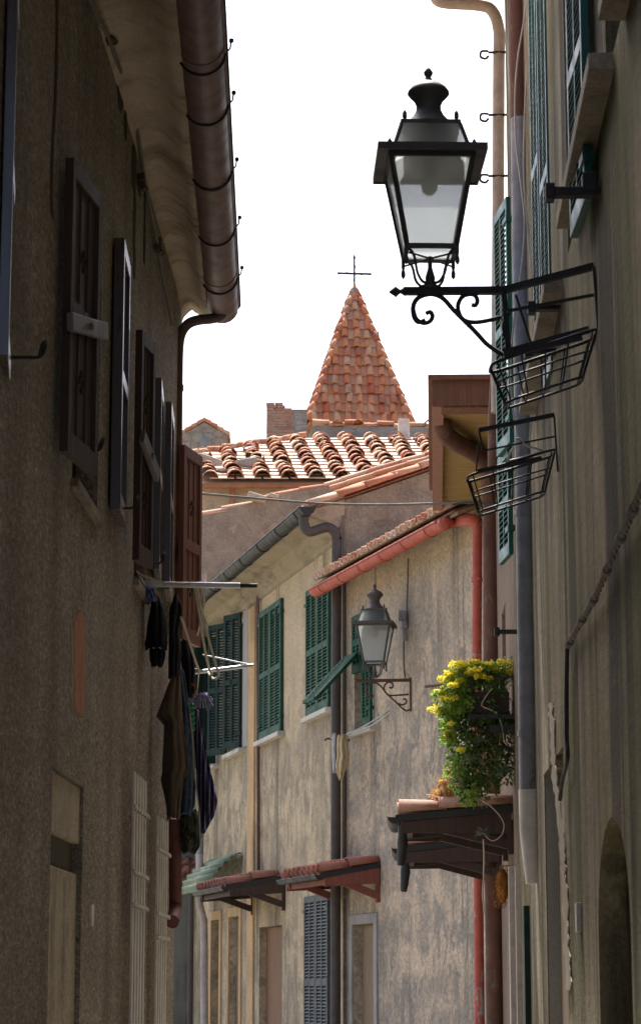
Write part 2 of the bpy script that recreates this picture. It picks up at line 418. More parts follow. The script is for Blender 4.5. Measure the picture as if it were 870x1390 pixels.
M['lichenstone'] = stone('loose_stone', (.4, .38, .3), (.55, .5, .42), (.4, .36, .3), 5, .02, (.3, .4), (.5, .46, .38))

# ------------------------------------------------------------------ facade wall with openings
def facade(fr, name, mat, parent, u0, u1, z0, z1, holes=(), depth=.22, back=4.0, sub=0, wave=0):
    """one closed wall block (a facade with real recesses); holes = (u0,u1,z0,z1)"""
    b = MB(fr)
    us = sorted({u0, u1, *[h[0] for h in holes], *[h[1] for h in holes]})
    zs = sorted({z0, z1, *[h[2] for h in holes], *[h[3] for h in holes]})
    for i in range(len(us) - 1):
        for j in range(len(zs) - 1):
            a, c, d, e = us[i], us[i+1], zs[j], zs[j+1]
            if any(h[0] <= a + 1e-5 and c <= h[1] + 1e-5 and h[2] <= d + 1e-5 and e <= h[3] + 1e-5 for h in holes): continue
            b.add([(a, 0, d), (c, 0, d), (c, 0, e), (a, 0, e)], [(0, 1, 2, 3)])
    for (a, c, d, e) in holes:
        q = -depth
        b.add([(a,0,d),(c,0,d),(c,q,d),(a,q,d)], [(0,1,2,3)]); b.add([(a,0,e),(c,0,e),(c,q,e),(a,q,e)], [(0,1,2,3)])
        b.add([(a,0,d),(a,0,e),(a,q,e),(a,q,d)], [(0,1,2,3)]); b.add([(c,0,d),(c,0,e),(c,q,e),(c,q,d)], [(0,1,2,3)])
        b.add([(a,q,d),(c,q,d),(c,q,e),(a,q,e)], [(0,1,2,3)])
    B = -back
    b.add([(u0,0,z0),(u0,B,z0),(u0,B,z1),(u0,0,z1)], [(0,1,2,3)]); b.add([(u1,0,z0),(u1,B,z0),(u1,B,z1),(u1,0,z1)], [(0,1,2,3)])
    b.add([(u0,B,z0),(u1,B,z0),(u1,B,z1),(u0,B,z1)], [(0,1,2,3)]); b.add([(u0,0,z1),(u1,0,z1),(u1,B,z1),(u0,B,z1)], [(0,1,2,3)])
    return b.build(name, mat, parent)

def window(fr, parent, h, depth=.2, mat='white', frame=.06):
    a, c, d, e = h; y = -depth + .012
    b = MB(fr)
    m = (a + c) / 2
    for p, q in (((a,y,d),(a+frame,y+.05,e)), ((c-frame,y,d),(c,y+.05,e)), ((a+frame,y,e-frame),(c-frame,y+.05,e)), ((a+frame,y,d),(c-frame,y+.05,d+frame)), ((m-.04,y,d+frame),(m+.04,y+.06,e-frame))):
        b.box(p, q)
    o = b.build('window', M[mat], parent)
    g = MB(fr); g.box((a+frame, y, d+frame), (m-.04, y+.018, e-frame)); g.box((m+.04, y, d+frame), (c-frame, y+.018, e-frame))
    g.build('pane', M['glass'], o)
    return o

def shutter_mesh(fr, w, h, style, mat, th=.045, sg=1):
    """leaf in its own space: x 0..w, y +-th/2, z 0..h"""
    b = MB(); s = .06 if style == 'panel' else (.05 if mat.name.startswith('teal') else .07); t = th / 2; mh = .03 if s > .06 else .015
    b.box((0, -t, 0), (s, t, h)); b.box((w - s, -t, 0), (w, t, h))
    rails = [(0, .12), (h * .47, h * .47 + .09), (h - .1, h)]
    for z0, z1 in rails: b.box((s, -t, z0), (w - s, t, z1))
    if style == 'panel':
        b.box((s, -t * .12, .12), (w - s, t * .12, h - .1))
        k = 3
        for i in range(1, k):
            x = s + (w - 2 * s) * i / k; b.box((x - .004, -t*.5, .12), (x + .004, t*.5, rails[1][0])); b.box((x - .004, -t*.5, rails[1][1]), (x + .004, t*.5, h - .1))
    else:
        m = (w) / 2; b.box((m - mh, -t, .12), (m + mh, t, h - .1))
        for (za, zb) in ((rails[0][1], rails[1][0]), (rails[1][1], rails[2][0])):
            n = int((zb - za) / .050)
            for i in range(n):
                z = za + (zb - za) * (i + .5) / n
                for xa, xb in ((s, m - mh), (m + mh, w - s)):
                    R = Matrix.Translation(V(((xa + xb) / 2, 0, z))) @ Matrix.Rotation(math.radians(-48 * sg), 4, 'X')
                    b.box((-(xb-xa)/2, -.031, -.004), ((xb-xa)/2, .031, .004), R)
    return b.build('shutter', mat, None, bevel=.004)

def put_leaf(fr, parent, A, B, h, style, mat, th=.045, bolt=True):
    """A, B = (u, v) of the two vertical edges, z = A[2] the foot"""
    w = math.hypot(B[0] - A[0], B[1] - A[1])
    o = shutter_mesh(fr, w, h, style, mat, th, fr.side * (1 if B[0] >= A[0] else -1))
    o.parent = parent
    o.location = (A[0], A[1] * fr.side, A[2])
    o.rotation_euler = (0, 0, math.atan2((B[1] - A[1]) * fr.side, B[0] - A[0]))
    if bolt and style != 'panel':
        for z in (.22, h - .25):
            MB().box((-.04, -.034, z), (.14, .034, z + .05)).build('hinge', mat, o)
    return o, w

def leaf_px(fr, parent, style, mat, xa, ytop, ybot, Ya, xb, Yb, th=.045, bolt=True):
    P = at(xa, ybot, Ya); T = zof(ytop, Ya)
    Q = V((xof(xb, Yb, P.z), Yb, P.z))
    a = fr.loc(P); b = fr.loc(Q)
    return put_leaf(fr, parent, (a.x, a.y, P.z), (b.x, b.y), T - P.z, style, mat, th, bolt)

def half_gutter(b, pts, r, n=9, th=.012):
    """half-round channel open to the top, along pts (horizontal), closed ends"""
    pts = [V(p) for p in pts]; m = len(pts); vs = []
    for i, p in enumerate(pts):
        d = (pts[min(i+1, m-1)] - pts[max(i-1, 0)]).normalized(); a = d.cross(V((0,0,1))).normalized()
        for rr in (r, r - th):
            for k in range(n + 1):
                t = PI + PI * k / n
                vs.append(p + a * math.cos(t) * rr + V((0,0,1)) * math.sin(t) * rr)
    q = 2 * (n + 1); fs = []
    for i in range(m - 1):
        for k in range(n):
            fs.append((i*q+k, i*q+k+1, (i+1)*q+k+1, (i+1)*q+k)); o = n + 1
            fs.append((i*q+o+k, i*q+o+k+1, (i+1)*q+o+k+1, (i+1)*q+o+k))
        for k0, k1 in ((0, n+1), (n, 2*n+1)): fs.append((i*q+k0, i*q+k1, (i+1)*q+k1, (i+1)*q+k0))
    b.add(vs, fs, True)
    for base_ in (0, (m-1)*q): b.add([vs[base_ + k] for k in range(n+1)], [tuple(range(n+1))])
    return b

def rim(b, pts, r, w=.012):
    b.tube(pts, w, 6); return b

# ------------------------------------------------------------------ barrel tiles
def barrel(b, p, a, u, n, L, r0, r1, th=.016, seg=6, up=1):
    """half tube tile: p = lower end centre, u = upslope, a = across, n = normal"""
    vs = []
    for (q, r) in ((p, r0), (p + u * L, r1)):
        for rr in (r, r - th):
            for k in range(seg + 1):
                t = PI * k / seg
                vs.append(q + a * math.cos(t) * rr + n * math.sin(t) * rr * up)
    o = seg + 1; w = 2 * o; fs = []
    for k in range(seg):
        fs.append((k, k+1, w+k+1, w+k)); fs.append((o+k, o+k+1, w+o+k+1, w+o+k)); fs.append((k, k+1, o+k+1, o+k)); fs.append((w+k, w+k+1, w+o+k+1, w+o+k))
    fs.append((0, o, w+o, w)); fs.append((seg, o+seg, w+o+seg, w+seg))
    b.add(vs, fs, True)

def tile_field(bc, bl, O, a, u, W, Lf, sp, tl, r, jit=.012, lo='flat', start=0.0):
    """Lf(x) -> (from, to) slope range at distance x along a"""
    a = a.normalized(); u = u.normalized(); n = a.cross(u).normalized()
    if n.z < 0: n = -n
    nc = int(W / sp)
    for i in range(nc + 1):
        x = start + i * sp
        s0, s1 = Lf(x) if x <= W else (0, 0)
        k = int(max(0, (s1 - s0)) / tl + .5)
        for j in range(k):
            L = min(tl * 1.18, s1 - s0 - j * tl + .02)
            jj = random.uniform(-jit, jit)
            p = O + a * (x + jj) + u * (s0 + j * tl + random.uniform(-jit, jit)) + n * (.03 + random.uniform(0, jit))
            d = (u * tl + n * (-.02) + a * random.uniform(-jit, jit)).normalized()
            barrel(bc, p, a, d, n, L, r * random.uniform(.97, 1.05), r * .8)
        x = start + (i + .5) * sp
        if x > W: continue
        s0, s1 = Lf(x); k = int(max(0, s1 - s0) / tl + .5)
        for j in range(k):
            L = min(tl * 1.1, s1 - s0 - j * tl + .02)
            p = O + a * (x + random.uniform(-jit, jit)) + u * (s0 + j * tl + random.uniform(-jit, jit))
            if lo == 'flat':
                w = sp * .46; q = p + n * .045; e = p + u * L + n * .012; th = n * .02
                bl.add([q - a*w, q + a*w, e + a*w, e - a*w, q - a*w + th, q + a*w + th, e + a*w + th, e - a*w + th],
                       [(0,3,2,1),(4,5,6,7),(0,1,5,4),(1,2,6,5),(2,3,7,6),(3,0,4,7)])
            else:
                barrel(bl, p + n * .10, a, u, n, L, r * .95, r, up=-1)

# ================================================================== GROUND
def ground():
    m, nt, b = base('street_paving', .85)
    v = coords(nt); br = N(nt, 'ShaderNodeTexBrick'); br.inputs['Scale'].default_value = 2.2
    br.inputs['Color1'].default_value = (.16, .15, .13, 1); br.inputs['Color2'].default_value = (.22, .2, .18, 1); br.inputs['Mortar'].default_value = (.07, .065, .06, 1)
    nt.links.new(v, br.inputs['Vector'])
    nt.links.new(mix(nt, .5, br.outputs['Color'], ramp(nt, noise(nt, v, 3, 6), [(.3, (.5,)*3), (.7, (1.3,)*3)]), 'MULTIPLY'), b.inputs['Base Color'])
    MB().add([(-400,-60,-.004),(400,-60,-.004),(400,900,-.004),(-400,900,-.004)], [(0,1,2,3)]).build('ground', plaster('earth', (.16,.14,.1),(.2,.18,.12),(.14,.14,.09),(.1,.1,.06)))['kind'] = 'structure'
    MB().add([(-9,-20,0),(5,-20,0),(5,60,0),(-9,60,0)], [(0,1,2,3)]).build('street', m)['kind'] = 'structure'
ground()

# ================================================================== LEFT HOUSE
L = Frame(-1.8, 0, 85 / FPX, -1)
LH = L.root('roughcast_house', label='dark brown roughcast house with open brown shutters filling the left side', cat='house')
def u_at(fr, x, y, v=0): return fr.px(x, y, v).x
uE = u_at(L, 243, 700)           # far corner of the left house
zE = 7.62
w1 = (u_at(L, 98, 640), u_at(L, 133, 640)); w2 = (17.05, 17.85); w0 = (9.4, 10.6)
zs, zt = 4.50, 6.10
nich = (u_at(L, 70, 1100), u_at(L, 113, 1100))
H = [(w1[0], w1[1], zs, zt), (w2[0], w2[1], zs, zt), (w0[0], w0[1], zs, zt), (19.35, 20.2, zs, zt),
     (nich[0], nich[1], .9, L.px(100, 1060).z), (u_at(L, 181, 1150), u_at(L, 197, 1150), 1.15, L.px(188, 1062).z), (u_at(L, 214, 1150), u_at(L, 226, 1150), 1.15, L.px(219, 1125).z)]
facade(L, 'wall', M['left'], LH, 2.0, uE, 0, zE + .35, H)
for h in H[:4]: window(L, LH, h, mat='brownwood')
for h in H[5:]: window(L, LH, h)
# window sills
for (a, c) in (w1, w2, w0):
    MB(L).box((a - .04, -.02, zs - .055), (c + .04, .045, zs - .002)).build('sill', M['slit'], LH, bevel=.006)
# niche window: pale stone surround and a closed wooden hatch
a, c = nich; zt_n = H[4][3]
b = MB(L)
zA1, zA2 = L.px(90, 1182, -.03).z, L.px(92, 1106, -.03).z
b.box((a + .002, -.215, .902), (c - .002, -.03, zA1)); b.box((a + .002, -.215, zA2 + .12), (c - .002, -.16, zt_n - .002)); b.box((a + .003, -.159, zt_n - .34), (c - .003, -.02, zt_n - .003)); b.box((a + .003, -.159, zA2), (c - .12, -.03, zA2 + .20))
nw = b.build('niche_window', plaster('niche_plaster', (.40,.35,.25), (.48,.42,.31), (.36,.31,.22), (.15,.12,.08), gb=.5, sscale=4, big=2.5, speck=.35), LH, bevel=.01)
b = MB(L); b.box((a + .03, -.20, zA1 + .003), (c - .03, -.06, zA2 - .003))
b.build('hatch', wood('dark_hatch_wood', (.05,.04,.028), (.10,.08,.055), .7), nw)
# exposed brick patch and small plate
def blob(fr, cx, cz, w, h, v, th, seed, n=26, org=None):
    rnd = random.Random(seed); b = MB(fr); pts = []
    for k in range(n):
        t = 2*PI*k/n; q = 1 + rnd.uniform(-.34, .2)
        pts.append(V((cx + math.copysign(abs(math.cos(t))**.6, math.cos(t)) * w/2 * q, v, cz + math.copysign(abs(math.sin(t))**.7, math.sin(t)) * h/2 * (1 + rnd.uniform(-.06, .06)))))
    b.prism(pts, (0, th, 0)); return b
blob(L, L.px(105, 900).x, L.px(105, 902).z, (L.px(114,900).x - L.px(98,900).x) * 1.35, (L.px(105, 835).z - L.px(105, 970).z) * 1.04, -.02, .024, 9, 30).build('plaster_rim', plaster('mortar_rim', (.30,.25,.18), (.36,.30,.22), (.26,.21,.15), (.15,.12,.09), gb=.8), LH)
p0 = L.px(98, 968); p1 = L.px(114, 835)
blob(L, (p0.x + L.px(114, 968).x)/2, (p0.z + p1.z)/2, (L.px(114,900).x - L.px(98,900).x) * 1.1, 1.0*(p1.z - p0.z)*.95, -.02, .028, 4, 44).build('brick_patch', M['terra'], LH)
q = L.px(123, 1242); MB(L).box((q.x-.06, 0, q.z-.07), (q.x+.06, .015, q.z+.06)).build('number_plate', M['white'], LH, bevel=.003)
# soffit cove from wall to gutter, lofted
GZ = 7.61
gn, gf = at(309, 200, 17.0), at(321, 412, 20.6)
def gx(Y): # outer edge of the gutter
    return -.605 - .0185 * (Y - 13.5)
gr = .148
gpts = [V((gx(Y) - gr, Y, GZ)) for Y in (6.0, 9, 12, 15, 18, 20.75)]
gl = [L.loc(p) for p in gpts]
b = MB(L); rows = []
for i in range(41):
    u = 5.9 + (21.0 - 5.9) * i / 40
    gv = 0
    P = V((gx(u) - 2*gr + .02, u, 0)); gv = L.loc(P).y
    row = []
    for k in range(11):
        t = k / 10
        v = -.02 + (gv + .02) * t
        wob = .035 * math.sin(u * 1.7 + k) * t * (1 - t) + random.uniform(-.008, .008)
        z = zE + .02 + .14 * math.sin(min(1, t * 1.15) * PI) ** .7 * (1 - .4*t) - .10 * t + wob
        if u > 20: z -= .12 * (u - 20) * (1 - t)
        row.append(V((u, v, z)))
    rows.append(row)
vs = [p for r_ in rows for p in r_]; m_ = 11
b.add(vs, [(i*m_+k, i*m_+k+1, (i+1)*m_+k+1, (i+1)*m_+k) for i in range(40) for k in range(10)], True)
top = [V((p.x, p.y, zE + .5)) for p in vs]
b.add(top, [(i*m_+k, i*m_+k+1, (i+1)*m_+k+1, (i+1)*m_+k) for i in range(40) for k in range(10)])
e0 = rows[-1]; b.add(e0 + [V((p.x, p.y, zE + .5)) for p in e0], [(k, k+1, k+12, k+11) for k in range(10)])
b.add([r_[-1] for r_ in rows] + [V((r_[-1].x, r_[-1].y, zE + .5)) for r_ in rows], [(i, i+1, i+42, i+41) for i in range(40)])
b.build('eaves', M['soffit'], LH)
# roof slab with barrel tile edge
b = MB(L); vo = lambda u: L.loc(V((gx(u), u, 0))).y
b.add([(5.9, vo(5.9)-.06, zE+.5), (uE+.15, vo(uE)-.06, zE+.5), (uE+.15, -4, zE+2.0), (5.9, -4, zE+2.0), (5.9, vo(5.9)-.06, zE+.62), (uE+.15, vo(uE)-.06, zE+.62), (uE+.15, -4, zE+2.12), (5.9, -4, zE+2.12)],
      [(0,1,2,3),(4,5,6,7),(0,1,5,4),(1,2,6,5),(2,3,7,6),(3,0,4,7)]); b.build('roof', M['tiles'], LH)
b = MB(L); half_gutter(b, gl, gr); rim(b, [p + V((0, gr, 0.0)) for p in gl], gr)
g = b.build('gutter', M['gut_brown'], LH)
for yy in (-60, 75, 150, 245, 327, 397):
    Yb = 5.85 * FPX / (1340 - yy) * .985
    b = MB(L); c = L.loc(V((gx(Yb) - gr, Yb, GZ)))
    ring = [c + V((0, math.cos(PI + PI*k/14) * (gr + .006), math.sin(PI + PI*k/14) * (gr + .006))) for k in range(15)]
    b.tube(ring, .008, 5); e = ring[-1]; b.tube([e, e + V((0, .03, .03)), e + V((0, .035, .075))], .007, 5); b.lathe([(.0, -.02), (.016, -.01), (.016, .01), (0, .02)], e + V((0, .038, .085)), 8)
    b.build('gutter_strap', M['iron'], g)
MB(L).bar(gl[0] + V((0, gr + .010, .03)), gl[-1] + V((0, gr + .010, .03)), .025, .05).build('drip_edge', M['iron'], g)
# seams on the gutter
b = MB(L)
for Yb in (14.6, 17.1, 19.6):
    c = L.loc(V((gx(Yb) - gr, Yb, GZ))); 
    b.tube([c + V((0, math.cos(PI + PI*k/14) * (gr + .001), math.sin(PI + PI*k/14) * (gr + .001))) for k in range(15)], .005, 5)
b.build('gutter_seam', M['gut_brown'], g)
# downspout: elbow from the far end of the gutter to the wall, then down
e = L.loc(V((gx(20.55) - gr, 20.55, GZ - gr)))
uw = u_at(L, 241, 520)
e_ = [L.loc(at(x, y, 20.5)) for x, y in ((303, 418), (299, 428), (288, 432), (270, 434), (256, 439), (246, 452), (242, 475), (241, 530), (240, 640), (239, 840))]
pts = smooth([V((e_[0].x, e_[0].y, e_[0].z + .15))] + e_, 6)
dsp = MB(L).tube(pts, .047, 12).build('downspout', M['pipe_brown'], LH)
b = MB(L)
for q_ in e_[-3:-1]: b.tube([q_, q_ + V((0, 0, .05))], .055, 12)
b.build('pipe_collar', M['pipe_brown'], dsp)
# shutters
def panelleaf(xa, yt, yb, Ya, xb, Yb, mat='brownwood', bar=None, th=.05):
    o, w = leaf_px(L, LH, 'panel', M[mat], xa, yt, yb, Ya, xb, Yb, th)
    h = zof(yt, Ya) - zof(yb, Ya)
    for zz in (h * .70, h * .28):
        b = MB()
        for dx, dz in ((0, .04), (-.045, 0), (.045, 0), (0, -.05)):
            c = V((w * .5 + dx, 0, zz + dz)); b.prism([c + V((0, -.014, .022)), c + V((.010, -.014, 0)), c + V((0, -.014, -.022)), c + V((-.010, -.014, 0))], (0, .028, 0))
        b.build('painted_hole', M['dark'], o)  # solid dark diamonds, painted shade in place of open holes
    if bar is not None:
        b = MB(); R = Matrix.Translation(V((w * .5, -.04, h * .47))) @ Matrix.Rotation(bar, 4, 'Y')
        b.box((-w*.62, -.02, -.05), (w*.62, .02, .05), R); b.box((-.02, -.035, -.02), (.02, -.018, .02), R)
        b.build('latch_bar', M['greywood'], o, bevel=.006)
    return o
panelleaf(86, 213, 612, 12.75, 126, 13.4, 'browntrim', bar=-.2)
panelleaf(156, 322, 690, 15.35, 165, 16.0, th=.07)
panelleaf(184, 447, 760, 16.2, 203, 16.58, 'browntrim', bar=.42)
panelleaf(212, 512, 772, 17.95, 215, 18.6)
panelleaf(4, -40, 482, 10.75, 8, 11.45)
panelleaf(226, 545, 800, 18.75, 230, 19.4)
panelleaf(244, 603, 868, 20.35, 269, 20.85, 'redwood')
# iron shutter catches
for (x, y) in ((20, 485), (107, 612), (158, 690), (198, 765)):
    c = L.px(x - 4, y, 0)
    MB(L).tube(smooth([c, c + V((0, .07, .0)), c + V((.03, .13, .01)), c + V((.05, .15, .05)), c + V((.02, .16, .085)), c + V((-.03, .15, .05)), c + V((-.03, .14, .0))], 4), .009, 6).build('shutter_catch', M['iron'], LH)
# grilles over the low windows
for (xa, xb, yt, bars) in ((181, 196, 1047, (1092, 1182, 1228)), (214, 226, 1107, (1150, 1240, 1272))):
    b = MB(L); ua, ub = u_at(L, xa, 1150, .06), u_at(L, xb, 1150, .06); z1 = L.px(xa, yt, .06).z; z0 = 1.05
    for k in range(5):
        u = ua + (ub - ua) * k / 4; b.box((u - .035, .05, z0), (u + .035, .068, z1 - .02*k*0))
    g = b.build('window_grille', M['white'], LH, bevel=.003)
    b = MB(L)
    for y in bars:
        z = L.px(xa, y, .1).z; pts = []
        for k in range(41):
            t = k / 40; pts.append(V((ua - .12 + (ub - ua + .2) * t, .078 + .010 * math.sin(t * 34), z + .012 * math.cos(t * 34))))
        b.tube(pts, .009, 6)
    b.build('twisted_bar', M['trim'], g)
# low brown-red pipe at the corner
MB(L).tube(smooth([L.px(238, 1112, .07) , L.px(238, 1200, .07), L.px(238, 1235, .07), L.px(234, 1252, .09)], 5), .055, 12).build('soil_pipe', paint('soil_pipe_paint', (.16, .055, .045), .6), LH)
# cable under the eaves (a thing) and old wire on wall
def cable(name, pts, r, mat, label, cat='cable', k=6, group=None):
    P = smooth(pts, k); b = MB(org=P[0].copy()); b.tube(P, r, 6); o = b.build(name, M[mat]); tag(o, label, cat, group); return o
def W(fr, u, v, z): return fr.O + fr.t * u + fr.l * fr.side * v + V((0, 0, z))
def wp(fr, x, y, v=.04): q = fr.px(x, y, v); return W(fr, q.x, q.y, q.z)
cable('wall_cable', [wp(L, *p) for p in ((115,-30),(128,15),(145,45),(158,80),(173,121),(184,160),(194,230),(203,275),(214,330),(220,370),(229,412),(233,440))], .014, 'cable', 'thin dark cable clipped along the top of the brown wall beneath the eaves')
cable('wall_wire', [wp(L, *p) for p in ((77,-20),(77,40),(75,130),(71,200),(70,280),(76,300))], .009, 'rust', 'short rusty wire hanging down the brown wall above the first open shutter')
for (x, y) in ((147, 45), (190, 247), (213, 335)):
    b = MB(L); c = L.px(x, y, .03)
    for k in range(4): b.cbox(c + V((random.uniform(-.06,.06), random.uniform(0,.03), random.uniform(-.04,.04))), (.07,.05,.03), Matrix.Rotation(random.uniform(0, 3), 4, 'X'))
    b.tube(smooth([c, c + V((.05,.05,-.03)), c + V((.12,.03,-.02)), c + V((.16,0,.0))], 4), .01, 5)
    b.build('cable_clip', M['rust'], LH)
holem = plaster('broken_render', (.05,.04,.03), (.08,.06,.045), (.04,.03,.025), (.02,.02,.015), gb=.8)
for i_, (x, y, w_, h_) in enumerate(((163, 118, .34, .34), (170, 170, .18, .2), (181, 228, .26, .36), (188, 250, .3, .12), (182, 300, .14, .5), (196, 300, .12, .7), (182, 355, .16, .25))):
    c = L.px(x, y); blob(L, c.x, c.z, w_, h_, -.01, .016, 40 + i_, 18).build('broken_patch', holem, LH)

# ================================================================== RIGHT NEAR HOUSE
R = Frame(1.1, 0, 111 / FPX, 1)
RH = R.root('mossy_house', label='tall streaky moss stained house with green louvred shutters filling the right side', cat='house')
uR = 23.0; zR = 11.85
sz = 6.28
holes = [(9.6, 11.9, sz, 8.2), (13.25, 14.9, sz, 8.2), (17.9, 19.0, sz, 8.2),
         (u_at(R, 853, 1200), 0, 0, 0)]
holes = holes[:3]
doorh = (u_at(R, 768, 1200), u_at(R, 741, 1200), 0, R.px(741, 1048).z)
holes.append(doorh)
ua, ub = u_at(R, 856, 1250), u_at(R, 812, 1250); ztop = R.px(835, 1100).z
holes.append((ua, ub, 0, ztop))
facade(R, 'wall', M['right'], RH, 2.0, uR, 0, zR, holes, depth=.35)
for h in holes[:3]: window(R, RH, h, depth=.2, mat='green')
for (a, c, w_) in ((9.5, R.px(815, 158, .13).x, .13), (R.px(803, 283, .13).x, R.px(757, 410, .13).x, .13), (R.px(740, 505, .13).x, R.px(705, 600, .13).x, .13)):
    MB(R).box((a, -.02, sz - .10), (c, w_, sz - .004)).build('sill', M['slit'], RH, bevel=.008)
# upper louvred leaves on the near house
def louv(xa, yt, yb, Ya, xb, Yb, mat='teal'): return leaf_px(R, RH, 'louver', M[mat], xa, yt, yb, Ya, xb, Yb)
louv(799, -170, 270, 12.55, 779, 13.25)
louv(752, -60, 498, 16.6, 741, 17.25)
louv(738, -60, 470, 17.6, 729, 18.2)
louv(695, 266, 600, 21.6, 677, 22.25)
louv(694, 604, 752, 21.9, 680, 22.5)
# shutter stays (dark iron turnbuckles)
for (x, y, s_) in ((757, 262, 62), (660+8, 0, 0),):
    if s_:
        c = R.px(790, 262, .1); b = MB(R); b.box((c.x-.04, -.01, c.z-.02), (c.x+.04, .27, c.z+.03)); b.box((c.x-.05, .02, c.z+.0), (c.x+.05, .10, c.z+.11)); b.box((c.x-.05, .25, c.z-.04), (c.x+.05, .30, c.z+.05)); b.build('shutter_stay', M['iron'], RH, bevel=.008)
for (x, y) in ((740, 418), (735, 478), (688, 858)):
    c = R.px(x, y, .1); b = MB(R); b.box((c.x-.04, -.01, c.z-.018), (c.x+.04, .2, c.z+.02)); b.box((c.x-.05, .17, c.z-.04), (c.x+.05, .22, c.z+.04)); b.build('shutter_stay', M['iron'], RH, bevel=.006)
# eaves far above and its gutter
b = MB(R); b.box((1.9, -4, zR), (uR + .2, .62, zR + .12)); b.build('eaves', M['eavewood'], RH)
b = MB(R); gy = zR - .0
half_gutter(b, [V((2, .70, zR + .08)), V((12, .70, zR + .08)), V((uR + .2, .70, zR + .08))], .09); rg = b.build('gutter', M['pipe_beige'], RH)
# beige downspout with swan neck at the far corner
q = at(676, 300, 23.15); lq = R.loc(q); zt_ = zof(14, 23.15)
P = [R.loc(at(590, -8, 23.15)), R.loc(at(600, 2, 23.15)), R.loc(at(650, 6, 23.15)), R.loc(at(668, 14, 23.15)), R.loc(at(677, 40, 23.15)), R.loc(at(677, 90, 23.15)), R.loc(at(676, 300, 23.15)), R.loc(at(675, 480, 23.15)), R.loc(at(675, 560, 23.15))]
pb = MB(R).tube([V((uR-.1,.70,zR-.0))] + smooth(P, 6), .062, 14).build('downspout', M['pipe_beige'], RH)
for y in (70, 155, 238):
    b = MB(R); c = R.loc(at(676, y, 23.1)); b.tube([c + V((0, -.12, 0)), c + V((0, .10, .0))], .014, 5)
    b.tube(smooth([c + V((-.03, .10, .0)), c + V((-.03, .17, -.0)), c + V((-.03, .18, -.06)), c + V((-.03, .13, -.08)), c + V((-.03, .10, -.05))], 4), .013, 6)
    b.build('pipe_hook', M['iron'], pb)
# grey pipe
up = 19.8
cx = lambda y: R.loc(at(709 + (y - 400) * .014, y, up))
gp_top = MB(R).tube([cx(-60), cx(160)], .085, 16).build('rusty_pipe', M['pipe_rust'], RH)
pg = MB(R).tube([cx(160.5), cx(1072)], .083, 16).build('downspout', M['pipe_grey'], RH)
b = MB(R)
for y in (395, 700, 1000): c = cx(y); b.tube([c, c + V((0, 0, .05))], .092, 16)
b.build('pipe_collar', M['pipe_grey'], pg)
MB(R).tube([cx(1072.5), cx(1130), cx(1200) + V((0, -.03, 0))], [.09, .085, .07], 16).build('pipe_end', M['white'], RH)
# doorway with weathered frame and ragged pale plaster edge
a, c = doorh[0], doorh[1]; zd = doorh[3]
b = MB(R); b.box((a + .05, -.20, 0), (c - .02, -.10, zd - .12)); d = b.build('door', M['door'], RH)
MB(R).box((c - .02, -.21, 0), (c - .002, -.01, zd - .002)).build('door_frame', M['greytrim'], RH)
b = MB(R); pts = []; rnd = random.Random(3); z0, z1 = 0.2, R.px(748, 960).z
prof = [(750, 955), (752, 990), (754, 1040), (758, 1080), (763, 1120), (766, 1160), (769, 1200), (771, 1250), (773, 1300), (775, 1345)]
left = []; right = []
for (x, y) in smooth([V((x, y, 0)) for x, y in prof], 6) and [(p.x, p.y) for p in smooth([V((x, y, 0)) for x, y in prof], 6)]:
    qq = R.px(x, y); left.append(V((qq.x - rnd.uniform(0, .25), .004, qq.z))); qq2 = R.px(x - 2.0 - rnd.uniform(0, 4.5) * (.4 + .6 * abs(math.sin(y * .05))), y); right.append(V((qq2.x, .004, qq2.z)))
b2 = MB(R); n_ = len(left)
vs = left + right + [p + V((0, .008, 0)) for p in left] + [p + V((0, .008, 0)) for p in right]
fs = []
for i in range(n_ - 1): fs += [(i, i+1, n_+i+1, n_+i), (2*n_+i, 2*n_+i+1, 3*n_+i+1, 3*n_+i), (i, i+1, 2*n_+i+1, 2*n_+i), (n_+i, n_+i+1, 3*n_+i+1, 3*n_+i)]
b2.add(vs, fs); b2.build('plaster_edge', plaster('bare_white_plaster', (.36,.31,.24), (.44,.39,.31), (.32,.28,.21), (.3,.26,.2), gb=.8), RH)
# dark arched niche near the viewer
ua, ub = u_at(R, 856, 1250), u_at(R, 812, 1250); zc = R.px(835, 1150).z
poly = []; um = (ua + ub) / 2; hw = (ub - ua) / 2
zb = 0; 
for k in range(17):
    t = PI * k / 16; poly.append(V((um + hw * math.cos(t), 0.0, ztop - .62 + .60 * math.sin(t))))
poly = [V((um + hw, 0, zb))] + poly + [V((um - hw, 0, zb))]
b = MB(R); arc = poly[1:-1]
for k in range(len(arc) - 1):
    p, q = arc[k], arc[k+1]
    b.prism([V((p.x, 0, p.z)), V((q.x, 0, q.z)), V((q.x, 0, ztop)), V((p.x, 0, ztop))], (0, -.16, 0))
b.build('arch_head', M['right'], RH)
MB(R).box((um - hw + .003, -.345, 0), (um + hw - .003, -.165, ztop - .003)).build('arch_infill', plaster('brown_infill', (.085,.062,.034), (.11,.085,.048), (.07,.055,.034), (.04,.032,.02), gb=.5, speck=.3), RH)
c = R.px(788, 1246); MB(R).box((c.x - .07, 0, c.z - .09), (c.x + .07, .03, c.z + .09)).build('letter_plate', M['trim'], RH, bevel=.004)
